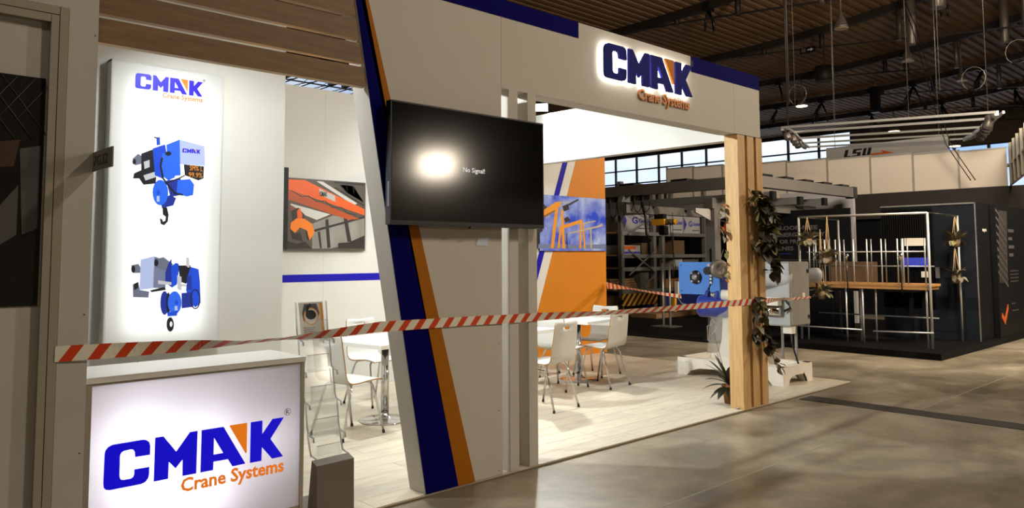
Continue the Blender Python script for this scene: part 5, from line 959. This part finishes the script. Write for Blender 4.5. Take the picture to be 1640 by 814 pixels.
def hanging_plant(x, y, ztop, zpot, label, r=.07, kinds=('pale', 'olive', 'pale'), n=34, droopy=1.0):
    t = thing('hanging_plant', label, 'plant', (x, y, zpot))
    add('basket', MB().lathe([(.001, 0), (r*.72, 0), (r*.95, .07), (r, .13), (r*.9, .13), (r*.85, .10)], (x, y, zpot), n=16), M['wicker'], t)
    for k in range(3):
        a = 2*PI*k/3+.5; add('rope', MB().tube([(x+r*.95*math.cos(a), y+r*.95*math.sin(a), zpot+.12), (x+r*.5*math.cos(a), y+r*.5*math.sin(a), zpot+.30), (x, y, max(ztop, zpot+.4))], .006, 5), M['rope'], t)
    rnd = random.Random(int(y*1000+zpot*77))
    for k in range(n):
        a = rnd.uniform(0, 2*PI); e = rnd.uniform(.15, 1.3); d = Vector((math.cos(a), math.sin(a), e))
        o = put_leaf(t, (x+.03*math.cos(a), y+.03*math.sin(a), zpot+.10+rnd.uniform(0, .06)), d, rnd.choice(kinds), rnd.uniform(.8, 1.3)*1.35)
        o.scale = (o.scale[0]*.5, o.scale[1]*1.25, o.scale[2])
    for k in range(n//2):
        a = rnd.uniform(0, 2*PI); p = (x+r*1.2*math.cos(a), y+r*1.2*math.sin(a), zpot+.10)
        put_leaf(t, p, (math.cos(a), math.sin(a), -.7*droopy), rnd.choice(kinds), 1.15)
    return t
hanging_plant(SX-.05, 2.04, 2.11, 1.62, 'hanging plant in wicker pot high at the near end of the workbench rail')
hanging_plant(SX-.07, 1.70, 2.11, 1.33, 'hanging plant in wicker pot in front of the uprights at mid height')
hanging_plant(SX-.09, 1.81, 1.90, .77, 'hanging plant in wicker pot lowest, below the wooden shelf', n=22)
hanging_plant(13.78, .26, 2.10, 1.60, 'hanging plant in wicker pot high on the far post', n=22)
hanging_plant(13.76, .27, 1.62, 1.02, 'hanging plant in wicker pot low on the far post', n=14, kinds=('pale', 'dark'))

# ================================================================== CRANE STAND (black floor, grey gantry, racks)
tag(add('black_carpet', MB().box(11.55, 18.2, 2.24, 8.2, 0, .012), M['blackmatte']), 'black carpet of the crane stand behind the blue hoist', 'carpet')
tw = thing('printed_black_wall', 'black wall printed with white words about energy supply', 'wall', (14.5, 3.2, .012))
add('board', MB().box(14.5, 14.56, 2.26, 4.15, .012, 2.36), M['blackbooth'], tw)
for i, (s, n_) in enumerate((('FLOOR-FREE', .84), ('ENERGY SUPPLY', .98), ('FOR PRODUCTION', 1.08), ('LINES', .34))):
    t_ = text_mb(s, -3.72, -3.72+n_, 1.98-i*.135, .075, 14.497, .002, axis='y', font_bold=True); t_.v = [(x, -y, z) for x, y, z in t_.v]; add('lettering', t_, M['postergrey'], tw, 'words '+s)
for i in range(6): add('text_line', MB().box(14.494, 14.498, 2.9+.1*(i % 2), 3.72, 1.38-i*.05, 1.395-i*.05), M['posternet'], tw)
add('blue_rule', MB().box(14.494, 14.498, 3.45, 3.72, 1.50, 1.51), M['printblue'], tw)
tag(add('patterned_panel', MB().box(16.9, 17.0, 3.2, 4.9, .012, 2.9), M['cartonwhite']), 'pale blue white display panel behind the grey gantry', 'panel')

gf = thing('gantry_crane', 'grey light crane gantry of box beams on square columns', 'crane', (14, 5, .012))
GX, GY = 11.85, 3.0
add('edge_beam', MB().box(GX-.08, GX+.08, 2.91, 8.6, 2.63, 2.83), M['greypaint'], gf); add('front_beam', MB().box(GX+.082, 16.25, GY-.09, GY+.07, 2.68, 2.88), M['greypaint'], gf)
add('end_cap', MB().box(16.25, 16.42, GY-.10, GY+.08, 2.66, 2.90), M['darkgrey'], gf)
for i, x in enumerate((12.6, 13.4, 14.2, 15.0, 15.8)): add('clamp', MB().box(x, x+.35, GY-.05, GY+.3, 2.885, 2.93), M['black'], gf)
for i, y in enumerate((4.0, 5.2, 6.4)): add('clamp', MB().box(GX-.05, GX+.3, y, y+.35, 2.835, 2.87), M['black'], gf)
for i, (x, z, w_) in enumerate(((12.5, 2.46, .13), (13.6, 2.42, .13), (14.7, 2.45, .13))):
    add('runway', MB().box(x, x+w_, 2.78+.05*i, 8.4, z, z+.13), M['steel'], gf); add('runway_cap', MB().box(x-.005, x+w_+.005, 2.72+.05*i, 2.78+.05*i, z-.01, z+.14), M['black'], gf)
add('cross_girder', MB().box(11.7, 15.6, 3.42, 3.60, 2.30, 2.48), M['greypaint'], gf); add('cross_girder', MB().box(11.7, 15.6, 5.3, 5.48, 2.30, 2.46), M['greypaint'], gf)
for x, y in ((GX-.02, 3.50), (GX, 7.4), (15.4, 3.52)):
    c_ = add('square_column', MB().box(x-.09, x+.09, y-.09, y+.09, .03, 2.30), M['greypaint'], gf); add('foot_plate', MB().box(x-.16, x+.16, y-.16, y+.16, .012, .03), M['darkgrey'], c_)
    add('slot_strip', MB().box(x-.095, x-.0905, y-.02, y+.02, .4, 1.6), M['black'], c_); add('lower_sleeve', MB().box(x-.11, x+.11, y-.11, y+.11, 1.2, 1.26), M['alu'], c_)
for k in (-1, 1): add('bracing_gusset', MB().prism([(0, 0), (.45*k, .13), (.45*k, .20), (0, .20)], -.02, .02).shift((GX-.02+.1*k, 3.5, 2.09)), M['alub'], gf)
oc = thing('orange_drum', 'orange round balancer drum hanging beside the grey gantry column', 'machine', (12.1, 3.3, 1.9)); add('drum', MB().lathe([(.09, -.06), (.12, -.04), (.12, .05), (.08, .08)], (12.0, 3.27, 1.95), (-1, .3, 0), 18), M['orangecase'], oc); add('hook', MB().cyl((12.0, 3.28, 2.06), (12.0, 3.40, 2.31), .012, 6), M['steel'], oc)
yh = thing('yellow_chain_hoist', 'yellow and black chain hoist hanging under the grey gantry', 'hoist', (12.6, 5.3, 2.0))
add('body', MB().rbox(12.54, 12.70, 5.04, 5.34, 2.08, 2.20, .03, axis='x'), M['yellow'], yh); add('end_motor', MB().lathe([(.055, 0), (.055, .16), (.04, .17)], (12.62, 5.04, 2.14), (0, -1, 0), 14), M['lampgrey'], yh); add('end_cover', MB().lathe([(.055, .175), (.055, .22)], (12.62, 5.04, 2.14), (0, -1, 0), 14), M['yellow'], yh)
add('chain_bag', MB().rbox(12.55, 12.69, 5.05, 5.18, 1.88, 2.07, .04, axis='x'), M['black'], yh); add('chain', MB().cyl((12.6, 4.80, .95), (12.6, 4.95, 2.10), .008, 6), M['black'], yh); add('trolley', MB().box(12.57, 12.68, 5.08, 5.3, 2.20, 2.30), M['black'], yh)
add('pendant_control', MB().box(12.56, 12.64, 4.76, 4.84, .72, .98), M['paper'], yh)
tag(add('hanging_control', MB().box(12.3, 12.36, 4.66, 4.73, .18+.25, .68), M['yellow']), 'x', 'x'); bpy.data.objects['hanging_control']['label'] = 'small yellow control pendant hanging below the chain hoist'; bpy.data.objects['hanging_control']['category'] = 'control'
add('cord', MB().cyl((12.33, 4.695, .68), (12.33, 4.695, 2.3), .006, 5), M['black'], bpy.data.objects['hanging_control'])
fc = thing('festoon_cable', 'black looping festoon cables under the grey beam beside the orange wall', 'cable', (12, 6, 2.5))
for k in range(7):
    y = 6.25-k*.2; dp = .34 if k < 4 else .22
    add('loop', MB().tube([(GX, y, 2.52), (GX, y-.03, 2.52-dp*.7), (GX, y-.10, 2.52-dp), (GX, y-.17, 2.52-dp*.7), (GX, y-.2, 2.52)], .009, 5), M['kraft'], fc)
    add('carrier', MB().box(GX-.03, GX+.03, y-.03, y+.03, 2.52, 2.63), M['black'], fc)
add('cable_drop', MB().tube([(GX, 5.05, 2.5), (GX+.05, 5.0, 2.2), (GX, 4.95, 1.9), (GX+.05, 4.9, 1.75)], .03, 6), M['kraft'], fc)
bl_ = thing('beam_bracket', 'blue grey bracket under the gantry beam near the orange wall', 'bracket', (11.85, 5.5, 2.5)); add('plate', MB().prism([(0, 0), (.28, 0), (.22, .11), (.06, .11)], -.05, .05).shift((11.68, 5.45, 2.515)), M['steel'], bl_)

# rack with cartons
rk = thing('storage_rack', 'grey pallet rack with diagonal bracing behind the gantry', 'rack', (16.5, 8.4, 0))
for x in (14.95, 16.25, 16.62, 18.6):
    add('upright', MB().box(x-.06, x+.06, 8.0, 8.1, 0, 3.3), M['greypaint'], rk); add('upright', MB().box(x-.06, x+.06, 9.1, 9.2, 0, 3.3), M['greypaint'], rk)
for z in (.55, 1.10, 1.42, 1.98): add('shelf_beam', MB().box(14.9, 18.65, 7.98, 8.06, z, z+.09), M['steel'], rk); add('shelf_board', MB().box(14.92, 18.6, 8.06, 9.15, z+.05, z+.085), M['wood'], rk)
for z0, z1, a, b in ((1.0, 1.62, 15.1, 16.2), (1.62, 1.05, 15.1, 16.2), (2.0, 2.5, 15.1, 16.2), (2.65, 2.3, 15.1, 16.2), (.5, 1.0, 15.1, 16.2)): add('brace', MB().bar((a, 7.94, z0), (b, 7.94, z1), .03, .03), M['steel'], rk)
def carton(lab, x0, x1, y0, y1, z0, z1, m_='cartonwhite', logo=None):
    t = thing('carton', lab, 'box', ((x0+x1)/2, (y0+y1)/2, z0)); add('case', MB().box(x0, x1, y0, y1, z0, z1), M[m_], t)
    if logo:
        a = x0+(x1-x0)*.05; h = z1-z0
        add('chevron', MB().prism([(a-.03, z0+.12*h), (a+.10, z0+.5*h), (a-.03, z0+.88*h)], y0-.005, y0-.001), M['printblue'], t)
        add('initial', text_mb('G', x0+.30*(x1-x0), x0+.50*(x1-x0), z0+.40*h, .30*h, y0-.001, .003, font_bold=True), M['printblue'], t, 'blue letter G'); add('lettering', text_mb('Güdel', x0+.53*(x1-x0), x0+.97*(x1-x0), z0+.45*h, .17*h, y0-.001, .003, font_bold=True), M['printblue'], t, 'blue maker name')
        add('address_line', MB().box(x0+.50*(x1-x0), x0+.94*(x1-x0), y0-.004, y0-.001, z0+.16*h, z0+.20*h), M['printdark'], t)
    return t
carton('large pale carton with a dark blue chevron and G lettering beside the orange wall', 15.15, 16.35, 8.15, 9.0, 2.07, 2.62, logo=1)
carton('pale carton with blue print right of the rack upright', 16.75, 17.72, 8.15, 9.0, 2.07, 2.60, logo=1); carton('pale carton with blue print at the column end of the rack', 17.76, 18.55, 8.15, 9.0, 2.07, 2.56, logo=1)
carton('orange and blue printed parcel on the lower rack shelf', 15.1, 15.9, 8.2, 8.8, 1.51, 1.74, 'cartonwhite'); o_ = bpy.data.objects['carton.003']; add('colour_band', MB().box(15.1, 15.7, 8.193, 8.199, 1.64, 1.72), M['orangecase'], o_); add('colour_band', MB().box(15.1, 15.9, 8.193, 8.199, 1.53, 1.58), M['printblue'], o_)
carton('brown carton on the rack left of the upright', 15.95, 16.2, 8.2, 8.8, 1.51, 1.80, 'carton'); carton('brown carton in the dark middle of the rack', 17.35, 17.85, 8.2, 8.8, 1.51, 1.88, 'carton'); carton('grey parts bin on the rack shelf under the cartons', 17.2, 17.6, 8.1, 8.5, 1.19, 1.40, 'cartonwhite')
carton('grey machine housing low on the rack', 15.75, 16.1, 8.1, 8.6, .64, 1.09, 'greypaint'); carton('dark blue crate under the wooden shelf', 16.7, 18.5, 8.1, 9.0, .10, .54, 'bluebin'); carton('brown crate on the floor beside the hazard board', 15.05, 15.6, 8.1, 8.9, .0, .5, 'wood')
carton('long wooden board bundle on the lower rack shelf', 16.7, 18.55, 8.1, 9.0, .64, .86, 'worktop')
for k in range(5): carton(('stack of thin timber on the rack beside the orange wall, board %s from the top' % ('first', 'second', 'third', 'fourth', 'fifth')[4-k]), 14.75, 15.7, 8.14+.03*k, 8.9, .64+.055*k, .64+.055*k+.048, 'wood')
tag(add('grey_cabinet', MB().box(14.6, 15.0, 9.3, 10.0, 0, 2.9), M['lampgrey']), 'tall grey cabinet behind the rack beside the orange wall', 'cabinet')
tag(add('cream_pillar', MB().box(15.35, 15.8, 9.6, 10.1, 0, 3.3), M['shellwhite']), 'cream white panel pillar behind the storage rack', 'pillar')
for i in range(8): carton('upright binder on the rack shelf, number %s from the grey bin' % ('one', 'two', 'three', 'four', 'five', 'six', 'seven', 'eight')[i], 17.66+i*.09, 17.72+i*.09, 8.1, 8.4, 1.19, 1.37+.02*(i % 3), 'lampgrey')
hz = thing('hazard_board', 'yellow and black striped warning board low before the rack', 'board', (15.7, 7.9, .3)); add('board', MB().box(14.72, 16.10, 7.84, 7.88, .27, .56), M['hazard'], hz)
for x in (14.78, 16.0): add('leg', MB().box(x, x+.04, 7.885, 7.93, .0, .5), M['greypaint'], hz)
tag(add('grey_ramp', MB().box(14.9, 18.1, 7.0, 7.75, .0125, .12), M['wood']), 'low wooden ramp at the rear of the black carpet', 'ramp')
lt = thing('tubular_stand', 'thin aluminium twin tube stand before the rack', 'stand', (13.5, 5.6, .012)); 
for y in (5.55, 5.72): add('tube', MB().cyl((13.4, y, .012), (13.4, y, 1.32), .025, 8), M['alub'], lt)
add('tube_base', MB().box(13.2, 13.6, 5.4, 5.9, .012, .03), M['steel'], lt)
wl = thing('grey_panel_wall', 'dark wall beyond the crane stand seen behind the rack', 'wall', (20, 11, 0)); add('board', MB().box(14.5, 26, 11.0, 11.1, 0, 2.95), M['blackbooth'], wl)
